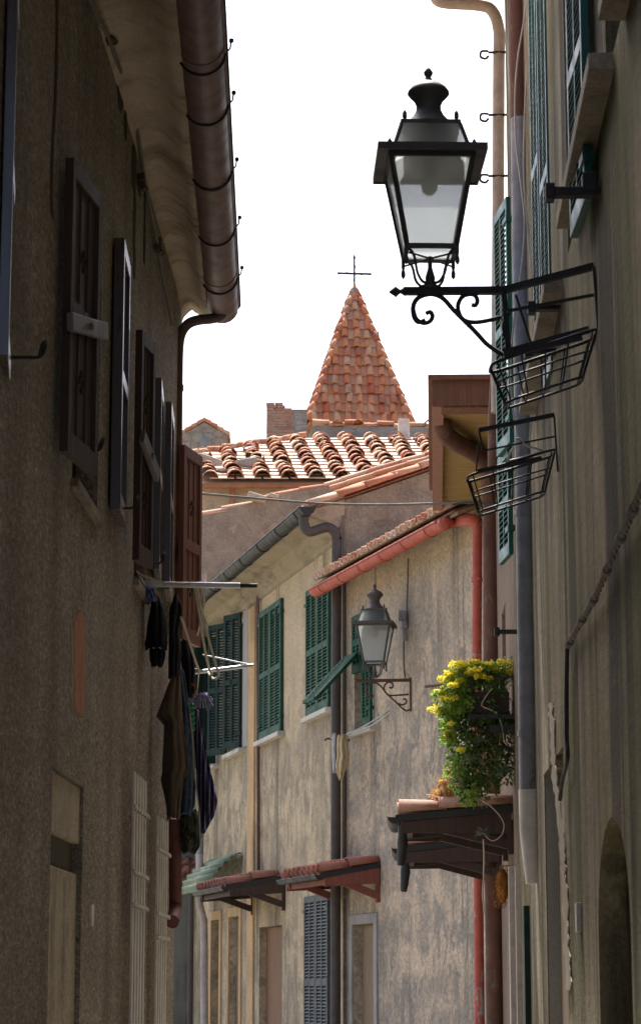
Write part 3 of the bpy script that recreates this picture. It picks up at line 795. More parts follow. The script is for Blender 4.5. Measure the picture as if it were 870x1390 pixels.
# cables
tp = smooth([wp(R, *p) for p in ((885,630),(868,668),(850,715),(835,745),(815,795),(800,825),(785,850),(770,878))], 22); b = MB(org=tp[0].copy())
for ph in (0, PI):
    b.tube([p + V((-.5, 0, .85)) * .008 * math.cos(i_ * .8 + ph) + V((-1, 0, 0)) * .008 * math.sin(i_ * .8 + ph) for i_, p in enumerate(tp)], .011, 6)
for i_ in range(10, len(tp), 23): b.tube([tp[i_] - V((0, .05, 0)), tp[i_] + V((0, .05, 0))], .026, 8)
tag(b.build('twisted_cable', M['cable']), 'twisted pair of brown cables sagging across the mossy wall at right', 'cable')
cable('drop_cable', [wp(R, *p) for p in ((770,880),(769,930),(769,1000),(770,1030),(763,1060),(760,1086))], .014, 'iron', 'black cable running straight down the mossy wall to a tapered end')
cable('hanging_cable', [at(x, y, 19.3) for x, y in ((714,-30),(712,20),(703,75),(699,130),(700,190),(706,240),(712,300),(708,360),(698,430),(693,500),(697,560),(704,600),(700,640),(690,690))], .009, 'pcable', 'pale loose cable bowing outward in front of the grey pipe', group=None)
cable('straight_cable', [at(x, y, 19.3) for x, y in ((715,-30),(716,60),(712,160),(711,240),(718,330),(722,400),(722,480),(722,540),(719,600))], .009, 'pcable', 'pale cable hanging almost straight in front of the grey pipe')

# ================================================================== FAR RIGHT HOUSE (reddish, brown boxed eaves)
QH = R.root('reddish_house', label='narrow reddish rendered house with deep boxed brown eaves behind the mossy house', cat='house')
uq0, uq1 = 23.02, 29.6
zq = 7.7
facade(R, 'wall', M['farright'], QH, uq0, uq1, 0, zq + .1, [(24.3, 25.2, 0, 2.2), (27.3, 28.1, 0, 2.2), (25.0, 25.9, 4.2, 5.6)])
for h in [(24.3, 25.2, 0, 2.2), (27.3, 28.1, 0, 2.2)]: MB(R).box((h[0]+.01, -.2, 0), (h[1]-.01, -.14, h[3]-.01)).build('door', M['door'], QH)
window(R, QH, (25.0, 25.9, 4.2, 5.6))
e0 = R.loc(at(586, 518, 24.0)); e1 = R.loc(at(587, 690, 30.3)); zf = zof(560, 24.0)
ze0 = zof(518, 24.0); 
b = MB(R)
zS = zof(548, 24.0)
ud0, ud1 = 24.0, 29.55
v0, v1 = e0.y, R.loc(V((xof(587, ud1, ze0), ud1, 0))).y
def quadbox(b, pts, dz):
    pts = [V(p) for p in pts]; q = [p + V((0, 0, dz)) for p in pts]
    b.add(pts + q, [(0,1,2,3),(4,5,6,7),(0,1,5,4),(1,2,6,5),(2,3,7,6),(3,0,4,7)])
quadbox(b, [(ud0 + .04, v0 - .06, zS + .06), (ud1, v1 - .06, zS + .06), (ud1, -.02, zS + .06), (ud0 + .04, -.02, zS + .06)], .03)
b.build('soffit', M['yellowboard'], QH)
b = MB(R)
quadbox(b, [(ud0, v0, zS - .01), (ud0, 0.02, zS - .01), (ud0 + .035, 0.02, zS - .01), (ud0 + .035, v0, zS - .01)], .26)     # near barge board
quadbox(b, [(ud0 + .04, -.05, zS - .03), (ud0 + .34, -.05, zS - .03), (ud0 + .34, v0 - .1, zS - .03), (ud0 + .04, v0 - .1, zS - .03)], .085)
for k in range(0):
    uu = 25.0 + k * 1.25; vv = v0 + (v1 - v0) * (uu - ud0) / (ud1 - ud0)
    b.box((uu, -.02, zS - .06), (uu + .09, vv - .08, zS + .058))
b.build('rafter', M['eavewood'], QH)
b = MB(R); quadbox(b, [(ud0 + .036, v0 - .12, zS - .02), (ud0 + .036, v0, zS - .02), (ud1, v1, zS - .02), (ud1, v1 - .12, zS - .02)], .24)
b.build('fascia', M['fasciaw'], QH)
b = MB(R); quadbox(b, [(ud0 - .06, v0 + .04, zS + .25), (ud1 + .05, v1 + .04, zS + .25), (ud1 + .05, -3.9, zS + .25), (ud0 - .06, -3.9, zS + .25)], .05); b.build('roof', M['eavewood'], QH)
YY = 25.0
P = [R.loc(at(598, 560, YY)), R.loc(at(603, 585, YY)), R.loc(at(618, 600, YY + .4)), R.loc(at(640, 612, YY + 1)), R.loc(at(655, 624, YY + 1.6)), R.loc(at(662, 640, YY + 2)), R.loc(at(666, 680, YY + 2.2)), R.loc(at(667, 760, YY + 2.2)), R.loc(at(668, 1000, YY + 2.2)), V((*R.loc(at(670, 1300, YY + 2.2)).xy, 0))]
MB(R).tube(smooth(P, 6), .10, 14).build('downspout', M['pipe_rust'], QH)
MB(R).tube([R.loc(at(676, 485, 23.4)), R.loc(at(672, 560, 23.4)), R.loc(at(671, 640, 23.4))], .07, 12).build('upper_pipe', M['pipe_rust'], QH)

# ================================================================== RED GUTTER HOUSE
A = Frame(xof(660, 29.6, 5), 29.6, -995 / FPX, 1)
AH = A.root('red_gutter_house', label='peeling beige plaster house with a bright red gutter and red drainpipe', cat='house')
zA = A.px(600, 716, .42).z + .05
uA1 = u_at(A, 464, 1000)
wA = (u_at(A, 507, 900), u_at(A, 481, 900), A.px(495, 990).z, A.px(495, 832).z)
dA = (u_at(A, 509, 1290), u_at(A, 480, 1290), 0, A.px(495, 1255).z)
wt = A.px(560, 742, 0).z
facade(A, 'wall', M['red_house'], AH, 0, uA1, 0, wt + .25, [wA, dA], depth=.2)
window(A, AH, wA); MB(A).box((wA[0]-.12, -.02, wA[2]-.08), (wA[1]+.08, .10, wA[2]-.002)).build('sill', M['trim'], AH, bevel=.01)
MB(A).box((dA[0]+.01, -.19, 0), (dA[1]-.01, -.13, dA[3]-.01)).build('door', M['door'], AH)
b = MB(A)
for p, q_ in (((dA[0]-.14, -.01, 0), (dA[0]-.002, .03, dA[3]+.14)), ((dA[1]+.002, -.01, 0), (dA[1]+.14, .03, dA[3]+.14)), ((dA[0]-.002, -.01, dA[3]+.002), (dA[1]+.002, .03, dA[3]+.14))): b.box(p, q_)
b.build('door_surround', M['greytrim'], AH, bevel=.006)
# soffit + gutter
ug0 = A.px(604, 712, .42).x; ug1 = A.px(430, 797, .42).x
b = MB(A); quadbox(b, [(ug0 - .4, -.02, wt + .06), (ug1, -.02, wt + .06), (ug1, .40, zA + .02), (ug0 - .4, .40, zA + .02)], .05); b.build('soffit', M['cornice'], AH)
gA = MB(A); gp = [V((ug0, .44, zA)), V(((ug0+ug1)/2, .44, zA)), V((ug1, .44, zA))]
half_gutter(gA, gp, .105); rim(gA, [p + V((0, .105, 0)) for p in gp], .105, .014)
k0 = V((ug0, .44, zA - .03))
gA.tube(smooth([k0 + V((.05, 0, 0)), k0 + V((-.08, 0, .0)), A.loc(at(618, 706, 29.9)), A.loc(at(640, 706, 29.35)), A.loc(at(648, 710, 29.3))], 5), .085, 12)
gut = gA.build('gutter', M['gut_red'], AH)
for k in range(6):
    u = ug0 + (ug1 - ug0) * (k + .5) / 6; b = MB(A).tube([V((u, .44 + math.cos(PI + PI*i/12) * .109, zA + math.sin(PI + PI*i/12) * .109)) for i in range(13)], .009, 5)
    b.build('gutter_strap', M['pipe_red'], gut)
dp = MB(A).tube([A.loc(at(648, 704, 29.3)), A.loc(at(648, 740, 29.3)), A.loc(at(647, 900, 29.3)), A.loc(at(648, 1100, 29.3)), V((*A.loc(at(650, 1320, 29.3)).xy, 0))], .06, 14).build('downspout', M['pipe_red'], AH)
b = MB(A)
for y in (790, 1150): c = A.loc(at(647.5, y, 29.3)); b.tube([c, c + V((0, 0, .06))], .07, 12); b.box((c.x-.1, c.y-.02, c.z+.01), (c.x+.1, c.y+.02, c.z+.04))
b.build('pipe_collar', M['pipe_red'], dp)
bc, bl = MB(A), MB(A)
O = V((ug0 - .3, .50, zA + .10)); tile_field(bc, bl, O, V((1, 0, 0)), V((0, -1, .36)), ug1 - ug0 + .3, lambda x: (0, 4.0), .21, .38, .088, lo='barrel')
rf = bc.build('roof', M['tiles'], AH, recalc=True); bl.build('channel_tile', M['tiles_low'], rf)
b = MB(A); quadbox(b, [(ug0 - .4, .44, zA + .055), (ug1, .44, zA + .055), (ug1, -3.9, zA + .055 + 4.34*.36), (ug0 - .4, -3.9, zA + .055 + 4.34*.36)], .03); b.build('roof_deck', M['eavewood'], AH)
# louvred shutter leaf, one flap pushed out
leafA = put_leaf(A, AH, (wA[0] + .02, .03, wA[2] + .02), ((wA[0]+wA[1])/2 - .01, .03), wA[3] - wA[2] - .04, 'louver', M['green'])[0]
leafB = put_leaf(A, AH, ((wA[0]+wA[1])/2 + .01, .03, wA[2] + (wA[3]-wA[2])*.5), (wA[1] - .02, .03), (wA[3] - wA[2])*.5, 'louver', M['green'])[0]
# propped flap: top hinge at the window, foot pushed out
T = A.loc(at(484, 888, 34.2)); F_ = A.loc(at(428, 948, 33.6)); b = MB(A)
dv = (F_ - T); wv = V((.55, 0, 0))
b.bar(T, F_, .05, .05); b.bar(T + wv, F_ + wv, .05, .05)
for t in [i / 14 for i in range(15)]:
    p = T + dv * t; b.bar(p, p + wv, .012 if 0 < t < 1 else .05, .05)
b.build('shutter_flap', M['green'], AH)
# conduit and junction box
cable('conduit_wire', [wp(A, *p) for p in ((554,758),(553,800),(551,850),(548,870),(549,915),(553,923))], .012, 'cable', 'thin grey wire running down the beige wall behind the small lantern')
b = MB(org=at(546, 848, 32.4)); c = wp(A, 546, 836, .07); b.cbox(c, (.10, .10, .13)); b.cbox(wp(A, 549, 848, .05), (.08, .08, .10)); b.tube([wp(A, 549, 852, .05), wp(A, 550, 870, .04)], .03, 8); b.tube([c, wp(A, 548, 832, .0)], .02, 6)
tag(b.build('junction_box', M['pipe_grey']), 'small grey electrical box on the beige wall beside the small lantern', 'electrical box')

# ================================================================== OCHRE MIDDLE HOUSE
B = Frame(xof(464, 35.15, 5), 35.15, -773 / FPX, 1)
BH = B.root('ochre_house', label='tall pale ochre house with green shutters and a dark slate gutter', cat='house')
uB1 = 11.9
zB = B.px(415, 700, .5).z
wtB = zB - .02
wb = []
for (xa, xb, yt, yb) in ((450, 419, 792, 968), (385, 355, 822, 1000), (331, 312, 838, 1020), (297, 284, 870, 1040)):
    wb.append((u_at(B, xa, 900), u_at(B, xb, 900), B.px((xa+xb)/2, yb).z, B.px((xa+xb)/2, yt).z))
lowB = (u_at(B, 449, 1260), u_at(B, 417, 1260), .4, B.px(433, 1215).z)
dB = (u_at(B, 383, 1290), u_at(B, 352, 1290), 0, B.px(367, 1258).z)
hB = wb + [lowB, dB, (u_at(B, 326, 1290), u_at(B, 312, 1290), .0, B.px(320, 1245).z), (u_at(B, 299, 1290), u_at(B, 288, 1290), .0, B.px(292, 1250).z)]
facade(B, 'wall', M['mid_house'], BH, 0, uB1, 0, wtB + .35, hB, depth=.2)
for h in wb: window(B, BH, h)
for h in wb + []: MB(B).box((h[0]-.1, -.02, h[2]-.08), (h[1]+.1, .12, h[2]-.002)).build('sill', M['trim'], BH, bevel=.01)
for h in hB[5:]: MB(B).box((h[0]+.01, -.19, h[2]), (h[1]-.01, -.12, h[3]-.01)).build('door', M['odoor'] if h is dB else M['door'], BH)
b = MB(B)
for h, g_ in ((hB[6], 0), (hB[7], 0)):
    b.box((h[0]-.16, -.01, 0), (h[0]-.002, .03, h[3]+.16)); b.box((h[1]+.002, -.01, 0), (h[1]+.16, .03, h[3]+.16)); b.box((h[0]-.002, -.01, h[3]+.002), (h[1]+.002, .03, h[3]+.16))
b.build('door_surround', M['ochre'], BH)
# closed green pairs
for h in wb[:2] + [lowB]:
    m_ = (h[0] + h[1]) / 2; mt = M['green'] if h is not lowB else M['grey_shut']
    put_leaf(B, BH, (h[0] + .0, .035, h[2] + .01), (m_ - .006, .035), h[3] - h[2] - .02, 'louver', mt)
    put_leaf(B, BH, (h[1] - .0, .035, h[2] + .01), (m_ + .006, .035), h[3] - h[2] - .02, 'louver', mt)
# open pairs further off
h = wb[2]; H_ = h[3] - h[2] - .02
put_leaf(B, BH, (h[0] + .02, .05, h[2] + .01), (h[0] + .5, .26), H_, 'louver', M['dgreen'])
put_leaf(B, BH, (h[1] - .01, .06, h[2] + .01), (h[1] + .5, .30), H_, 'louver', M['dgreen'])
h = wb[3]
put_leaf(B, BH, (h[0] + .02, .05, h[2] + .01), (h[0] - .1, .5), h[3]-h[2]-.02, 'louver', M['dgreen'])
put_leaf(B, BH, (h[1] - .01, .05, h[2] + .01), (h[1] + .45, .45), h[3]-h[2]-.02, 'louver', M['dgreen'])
MB(B).box((u_at(B, 338, 900), -.01, wb[2][2]), (wb[2][0] - .02, .025, wb[2][3])).build('grey_panel', M['greytrim'], BH)
# ochre pilaster strip and thin pipe
MB(B).box((u_at(B, 347, 1000), -.01, 0), (u_at(B, 338.5, 1000), .035, wtB - .4)).build('pilaster', M['ochre'], BH, bevel=.008)
MB(B).tube([B.px(350, 800, .05), B.px(350.5, 1000, .05), B.px(351, 1185, .05)], .03, 8).build('thin_pipe', M['pipe_rust'], BH)
# moulded soffit and gutter
b = MB(B); ua_, ub_ = -.1, uB1
prof = [(-.02, wtB - .38), (.05, wtB - .36), (.07, wtB - .30), (.20, wtB - .22), (.24, wtB - .12), (.50, wtB - .04), (.50, wtB + .06), (-.02, wtB + .34)]
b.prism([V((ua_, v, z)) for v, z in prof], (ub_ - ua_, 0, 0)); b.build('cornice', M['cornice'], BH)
ub0 = B.px(416, 692, .62).x
gB = MB(B); gp = [V((ub0, .60, zB + .02)), V((6, .60, zB + .02)), V((uB1, .60, zB + .02))]; half_gutter(gB, gp, .12); rim(gB, [p + V((0, .12, 0)) for p in gp], .12, .012)
gut = gB.build('gutter', M['gut_grey'], BH)
for k in range(9):
    u = ub0 + .4 + (uB1 - ub0) * k / 9; b = MB(B).tube([V((u, .60 + math.cos(PI + PI*i/12) * .124, zB + .02 + math.sin(PI + PI*i/12) * .124)) for i in range(13)], .009, 5)
    b.build('gutter_strap', M['gut_grey'], gut)
c0 = V((ub0 + .25, .60, zB - .09)); Yp = 35.0
P = [c0 + V((0, 0, .05)), c0 + V((0, 0, -.1)), c0 + V((-.02, -.08, -.22)), B.loc(at(442, 716, Yp)), B.loc(at(452, 720, Yp)), B.loc(at(457, 732, Yp)), B.loc(at(457, 760, Yp)), B.loc(at(456, 1000, Yp)), V((*B.loc(at(455, 1345, Yp)).xy, 0))]
MB(B).tube(smooth(P, 6), .075, 14).build('downspout', M['pipe_dark'], BH)
MB(B).tube([B.loc(at(466, 700, Yp)), B.loc(at(466.5, 740, Yp)), B.loc(at(466, 1170, Yp))], .02, 8).build('conduit', M['cable'], BH)
SL = .39
bc, bl = MB(B), MB(B)
tile_field(bc, bl, V((.1, .52, zB + .05)), V((1, 0, 0)), V((0, -1, SL)), uB1 - .1, lambda x: (0, 4.3), .21, .38, .088, lo='barrel')
rf = bc.build('roof', M['tiles'], BH); bl.build('channel_tile', M['tiles_low'], rf)
b = MB(B); quadbox(b, [(-.1, .56, zB - .01), (uB1, .56, zB - .01), (uB1, -3.9, zB - .01 + 4.46*SL), (-.1, -3.9, zB - .01 + 4.46*SL)], .03); b.build('roof_deck', M['eavewood'], BH)
b = MB(B); b.prism([V((-.06, -.0, 0)), V((-.06, -.0, zB - .03 + .56*SL)), V((-.06, -3.95, zB - .03 + 4.5*SL)), V((-.06, -3.95, 0))], (.055, 0, 0)); b.build('stone_gable', M['stone2'], BH)
b = MB(B); d = V((0, -1, SL)).normalized()
for k in range(9):
    for (u_, dz, r0) in ((-.10, .06, .115), (.12, .10, .10)):
        barrel(b, V((u_, .50, zB + dz)) + d * .46 * k + V((random.uniform(-.015, .015), 0, random.uniform(0, .02))), V((1, 0, 0)), (d + V((0, 0, random.uniform(-.03, .03)))).normalized(), V((0, SL, 1)).normalized(), .53, r0, r0 * .82)
b.build('verge_tiles', M['tiles'], BH)
for (x, y, q_) in ((470, 657, .13), (583, 676, .16)):
    pass
# drain pipes at the far corner
MB(B).tube([B.loc(at(271, 1160, 44.6)), B.loc(at(271, 1230, 44.6)), B.loc(at(277, 1250, 44.6)), V((*B.loc(at(279, 1330, 44.6)).xy, 0))], .07, 12).build('pale_downspout', M['pipe_pvc'], BH)
MB(B).tube([B.loc(at(276, 780, 44.6)), B.loc(at(275, 1000, 44.6)), B.loc(at(272, 1160, 44.6))], .06, 12).build('grey_downspout', M['pipe_grey'], BH)

# ================================================================== TILED DOOR CANOPIES
def canopy(fr, u0, u1, z, dep, rise, label, tmat, wmat, gmat, name='door_canopy', outlet=False, group='tiled canopies over the doors', sp=.24, r=.125, depthslope=None):
    rt = fr.root(name, u=u0, label=label, cat='canopy', group=group)
    um = u1 - u0
    bc, bl = MB(fr), MB(fr)
    O = V((.10, dep, z + .06)); up_ = V((0, -dep, rise)); Ls = up_.length
    tile_field(bc, bl, O, V((1, 0, 0)), up_, um - .06, lambda x: (0, Ls), sp, .40, r, lo='barrel')
    for q in bl.v: pass
    o = bc.build('tile_cover', M[tmat], rt); bl.build('channel_tile', M[tmat], o)
    b = MB(fr); quadbox(b, [(0, dep - .02, z), (um, dep - .02, z), (um, 0.0, z + rise), (0, 0.0, z + rise)], .035); b.build('deck', M[wmat], rt)
    for u in (.02, um - .10):
        b = MB(fr)
        b.bar((u + .04, dep - .04, z - .05), (u + .04, .02, z + rise - .06), .08, .09)
        b.bar((u + .04, dep * .62, z + rise*.30 - .09), (u + .04, .05, z - .22), .075, .10)
        b.box((u + .003, .0, z - .32), (u + .077, .055, z + rise - .08))
        b.build('bracket', M[wmat], rt, bevel=.006)
    b = MB(fr); b.bar((0.10, dep - .10, z - .045), (um - .10, dep - .10, z - .045), .07, .075); b.build('beam', M[wmat], rt, bevel=.006)
    b = MB(fr)
    for u in (-.004, um - .026):
        b = MB(fr); b.prism([V((u, dep - .03, z - .11)), V((u, dep - .03, z - .003)), V((u, .02, z + rise - .003)), V((u, .02, z + rise - .22))], (.03, 0, 0))
        b.build('side_board', M[wmat], rt)
    g = MB(fr); pts = [V((-.03, dep + .05, z + .045)), V((um + .03, dep + .05, z + .045))]; half_gutter(g, pts, .065); rim(g, [p + V((0, .065, 0)) for p in pts], .065, .008)
    g.prism([V((-.012, dep + .04, z + .0)), V((-.012, dep + .04, z + .07)), V((-.012, 0.01, z + rise + .07)), V((-.012, 0.01, z + rise))], (.02, 0, 0))
    gg = g.build('gutter', M[gmat], rt)
    if outlet:
        p = V((.05, dep - .03, z - .03)); b = MB(fr)
        b.tube([p, p + V((0, 0, -.10)), p + V((0, .0, -.18)), p + V((0, .01, -.30))], [.05, .045, .055, .045], 12)
        b.tube([p + V((0, .01, -.30)), p + V((0, .02, -.40))], [.05, .035], 12)
        b.build('outlet', M[gmat], gg)
    return rt
# right wall pair
f = R
c1 = R.loc(at(534, 1116, 23.9)); 
canopy(R, 23.9, 25.3, c1.z, c1.y - .06, .10, 'upper dark wooden door canopy carrying a trailing yellow plant, nearer of the two at right', 'canopy_pale', 'canwood', 'gut_grey', outlet=True)
c2 = R.loc(at(539, 1158, 26.9))
canopy(R, 26.9, 28.4, c2.z, c2.y - .06, .12, 'lower dark wooden door canopy half hidden behind the plant covered one at right', 'canopy_pale', 'canwood', 'gut_grey', outlet=True)
# on the beige / ochre walls
p_ = A.px(424, 1195, .85); q_ = A.px(374, 1204, .85)
canopy(A, u_at(A, 517, 1200), u_at(A, 517, 1200) + (q_.x - p_.x), A.px(424, 1195, .85).z, .85, .16, 'red tiled door canopy on red brackets below the hanging cream cloth', 'canopy_tiles', 'redcanwood', 'gut_grey')
p_ = B.px(322, 1206, .95); q_ = B.px(281, 1213, .95)
canopy(B, u_at(B, 388, 1200), u_at(B, 388, 1200) + (q_.x - p_.x), p_.z, .95, .18, 'brown tiled door canopy with dark brackets, next to the green ribbed one', 'canopy_brown', 'canwood', 'gut_grey')
# green ribbed plastic awning
rt = B.root('ribbed_awning', u=u_at(B, 330, 1180), label='faded green corrugated plastic awning beside the brown tiled canopy', cat='awning')
b = MB(B); um = 3.0; zG = B.px(300, 1162, .0).z; rows = []; n_ = 36
for i in range(n_ + 1):
    t = i / n_; v_ = .03 + .55 * math.sin(t * 1.5); z_ = zG - .06 - .62 * t ** 1.3
    o_ = .022 * math.sin(t * 38)
    rows += [V((0, v_ + o_, z_ + o_ * .6)), V((um, v_ + o_, z_ + o_ * .6))]
b.add(rows, [(2*i, 2*i+1, 2*i+3, 2*i+2) for i in range(n_)], True)
b.build('ribbed_sheet', M['greenpl'], rt, solid=.012)
b = MB(B)
for u in (.03, 1.5, 2.95): b.bar((u, 0, zG - .12), (u, .5, zG - .60), .03, .04); b.bar((u, 0, zG - .64), (u, .56, zG - .64), .025, .03)
b.bar((0, .55, zG - .67), (3, .55, zG - .67), .03, .03); b.build('support', M['greenpl'], rt)

# ================================================================== FAR LEFT LOW HOUSE
C_ = Frame(-4.5, 46.8, 0.0, 1)
fl = MB(org=V((-3, 47, 0)))
x0, x1 = xof(205, 46.9, 3), xof(285, 46.9, 3)
fh = bpy.data.objects.new('end_house', None); COL.objects.link(fh); fh.location = (x0, 46.9, 0)
tag(fh, 'dim grey green house closing the lane behind the hanging laundry', 'house')
b = MB(); b.box((0, 0, 0), (x1 - x0, 3, zof(880, 46.9))); b.build('wall', plaster('grey_green_plaster', (.14,.15,.12), (.19,.19,.16), (.13,.14,.12), (.07,.07,.06)), fh)
MB().box((1.1, -.06, 0), (1.75, .0, 2.6)).build('door', M['dgreen'], fh, bevel=.01)
bc, bl = MB(), MB(); tile_field(bc, bl, V((.5, -.8, zof(1190, 46))), V((1, 0, 0)), V((0, 1, .45)), 1.5, lambda x: (0, .9), .2, .4, .085, lo='barrel')
o = bc.build('porch_tiles', M['canopy_brown'], fh); bl.build('channel_tile', M['canopy_brown'], o)
MB().box((.5, -.78, zof(1196, 46)), (2.0, 0, zof(1190, 46) - .02)).build('porch_board', M['redcanwood'], fh)
MB().tube([(xof(258, 45.8, 2) - x0, -.9, 0), (xof(258, 45.8, 2) - x0, -.9, zof(1205, 46))], .055, 10).build('pipe', M['pipe_dark'], fh)

# ================================================================== STONE GABLE HOUSE BEHIND
YG = 47.0
def frontal(name, label, cat, X0, Y):
    o = bpy.data.objects.new(name, None); COL.objects.link(o); o.location = (X0, Y, 0); tag(o, label, cat); return o
X0 = at(255, 700, YG).x
GH = frontal('stone_gable_house', 'rough grey stone gable wall rising behind the gutters of the two plastered houses', 'house', X0, YG)
def lp(x, y, Y=YG, X=None): p = at(x, y, Y); return V((p.x - (X0 if X is None else X), Y - YG if X is None else 0, p.z))
verge = [(250, 703), (300, 692), (350, 681), (372, 673), (440, 660), (462, 653), (500, 641), (545, 627), (600, 612), (700, 587)]
poly = [lp(x, y) for x, y in verge]
poly = [V((poly[0].x, 0, 0))] + [V((p.x, 0, p.z)) for p in poly] + [V((poly[-1].x, 0, 0))]
b = MB(); b.prism(poly, (0, .4, 0)); b.build('wall', M['stone2'], GH)
b = MB()
for (xa, ya), (xb, yb) in zip(verge[:-1], verge[1:]):
    pa, pb_ = lp(xa, ya), lp(xb, yb); n_ = max(1, int((pb_ - pa).length / .40)); d = (pb_ - pa) / n_
    for k in range(n_):
        if random.random() < .12 and xa < 460: continue
        s_ = pa + d * k + V((0, .12, -.02)); du = d.normalized()
        barrel(b, s_ + V((0, random.uniform(-.03, .03), random.uniform(0, .02))), V((0, 1, 0)), (du + V((0, 0, random.uniform(-.05, .03)))).normalized(), V((0, -0, 1)), d.length * 1.15, .115, .095)
        if xa >= 440 and k % 1 == 0: barrel(b, s_ + V((.1, -.2, -.08)), V((0, 1, 0)), du, V((0, 0, 1)), d.length * 1.1, .10, .085)
b.build('verge_tiles', M['tiles'], GH)
# loose stones and broken bits on the verge
for (x, y, s_) in ((349, 677, .26), (372, 674, .15)):
    MB().cbox(lp(x, y) + V((0, -.05, 0)), (s_ * 1.5, s_, s_ * .6), Matrix.Rotation(.3, 4, 'Y')).build('loose_stone', M['lichenstone'], GH, bevel=.04)
# plaster upper part at left: lighter wall face of gable near x 470 (quoin)
# ================================================================== TILED ROOF HOUSE
YT = 49.0
X1 = at(262, 655, YT).x
TH_ = frontal('tiled_roof_house', 'beige house under the broad sunlit barrel tiled roof in front of the tower', 'house', X1, YT)
W_ = at(600, 655, YT).x - X1
z_e = zof(655, YT)
MB().box((0, .35, 0), (W_, 6.0, z_e + .08)).build('wall', M['beige'], TH_)
b = MB(); half_gutter(b, [V((-.1, .10, z_e - .02)), V((W_, .10, z_e - .02))], .085); rim(b, [V((-.1, .015, z_e - .02)), V((W_, .015, z_e - .02))], .1, .01)
p_ = at(315, 670, YT).x - X1; g = b.build('gutter', M['copper'], TH_)
MB().tube([V((p_, .24, z_e - .06)), V((p_, .24, z_e - 2.5))], .06, 10).build('downspout', M['copper'], TH_)
slope = .46
run = 3.9
def ridge_z(x): return 0
upv = V((-.12, 1, slope)); Ls = upv.length * run
bc, bl = MB(), MB()
sp = 37.0 * YT / FPX
def Lf(x):
    # left side is cut by a raking verge
    s1 = Ls * min(1, .60 + .40 * x / (W_ * .45))
    return (0, s1)
tile_field(bc, bl, V((.34, 0, z_e + .04)), V((1, 0, 0)), upv, W_ + .5, Lf, sp, .34, .185, jit=.034, lo='flat')
rf = bc.build('roof', M['tiles'], TH_); bl.build('channel_tile', M['tiles_low'], rf)
b = MB(); un = upv.normalized()
b.add([V((0, .05, z_e - .02)), V((W_ + .6, .05, z_e - .02)), V((W_ + .6, .05, z_e - .02)) + un * Ls, V((W_ * .45 + .45, .05, z_e - .02)) + un * Ls, V((.3, .05, z_e - .02)) + un * Ls * .62], [(0, 1, 2, 3, 4)])
b.build('roof_deck', M['tiles_low'], TH_, solid=.04)
# raking ridge tiles along upper-left
b = MB(); pa = V((.1, .05, z_e + .05)) + un * Ls * .60; pb_ = V((W_ * .45 + .45, .05, z_e + .1)) + un * Ls
n_ = 15; d = (pb_ - pa) / n_
for k in range(n_):
    barrel(b, pa + d * k + V((0, 0, random.uniform(0, .03))), V((0, 1, slope)).normalized(), (d.normalized() + V((0, 0, random.uniform(-.04, .06)))).normalized(), V((0, -slope, 1)).normalized(), d.length * 1.12, .12, .10)
b.build('ridge_tiles', M['tiles'], TH_)
# stones holding the tiles
for (x, y, s_) in ((277, 630, .5), (336, 634, .46), (515, 640, .25), (300, 645, .2)):
    t = (655 - y) / 70 * .9; c = V((at(x, y, YT).x - X1, .05 + run * t, z_e + .16 + slope * run * t))
    MB().cbox(c, (s_ * 1.2, s_ * .8, s_ * .45), Matrix.Rotation(random.uniform(-.3, .3), 4, 'Y') @ Matrix.Rotation(random.uniform(-1, 1), 4, 'Z')).build('loose_stone', M['lichenstone'], TH_, bevel=.06)
# parapet wall behind the ridge with tile coping
YP = 54.0
b = MB(); pa, pb_ = at(424, 578, YP), at(600, 572, YP)
PW = frontal('parapet_wall', 'grey rubble parapet capped with tiles below the pointed tower roof', 'wall', pa.x, YP)
b.box((0, 0, pa.z - 5), (pb_.x - pa.x, .35, pa.z - .02)); b.build('wall', M['parapet'], PW)
b = MB(); n_ = 8; ww = (pb_.x - pa.x) / n_
for k in range(n_):
    z_ = pa.z + (.02 if k % 2 else .06) - .012 * k
    barrel(b, V((k * ww, .12, z_ + random.uniform(-.02, .02))), V((0, 1, 0)), V((1, 0, random.uniform(-.05, .05))).normalized(), V((0, 0, 1)), ww * 1.05, .13, .11)
for x in (458, 486, 583): barrel(b, V((at(x, 570, YP).x - pa.x, -.12, pa.z - .02)), V((1, 0, 0)), V((0, 1, .2)).normalized(), V((0, -.2, 1)).normalized(), .5, .15, .13)
b.build('coping_tiles', M['tiles'], PW)
# white flue
YF = 53.0; c = at(548, 600, YF)
FL = frontal('flue', 'small white square flue on a stone base at the right end of the roof', 'flue', c.x, YF)
zt_ = zof(570, YF) 
b = MB(); b.box((-.13, -.13, c.z + .02), (.13, .13, zt_)); b.build('flue_pipe', M['white'], FL, bevel=.01)
MB().box((-.30, -.25, c.z - 1.5), (.25, .25, c.z + .02)).build('flue_base', M['parapet'], FL, bevel=.03)
# brick chimney
YC = 54.5; c = at(379, 590, YC); zt_ = zof(551, YC)
CH = frontal('brick_chimney', 'crumbling red brick chimney stump left of the tower', 'chimney', c.x, YC)
b = MB(); hw = .30; z = c.z - 1.2; row = 0
while z < zt_:
    for k in range(3):
        for j in range(3):
            if z > zt_ - .16 and k == 2 : continue
            x = -hw + .2 * k + (.05 if row % 2 else 0); b.box((x + random.uniform(0,.008), -.3 + .2 * j, z), (x + .19, -.3 + .2 * j + .19, z + .055))
    z += .066; row += 1
b.build('brickwork', M['brick'], CH)
MB().box((-hw + .01, -.29, c.z - 1.2), (hw + .35, .2, zt_ - .15)).build('mortar_core', M['parapet'], CH)
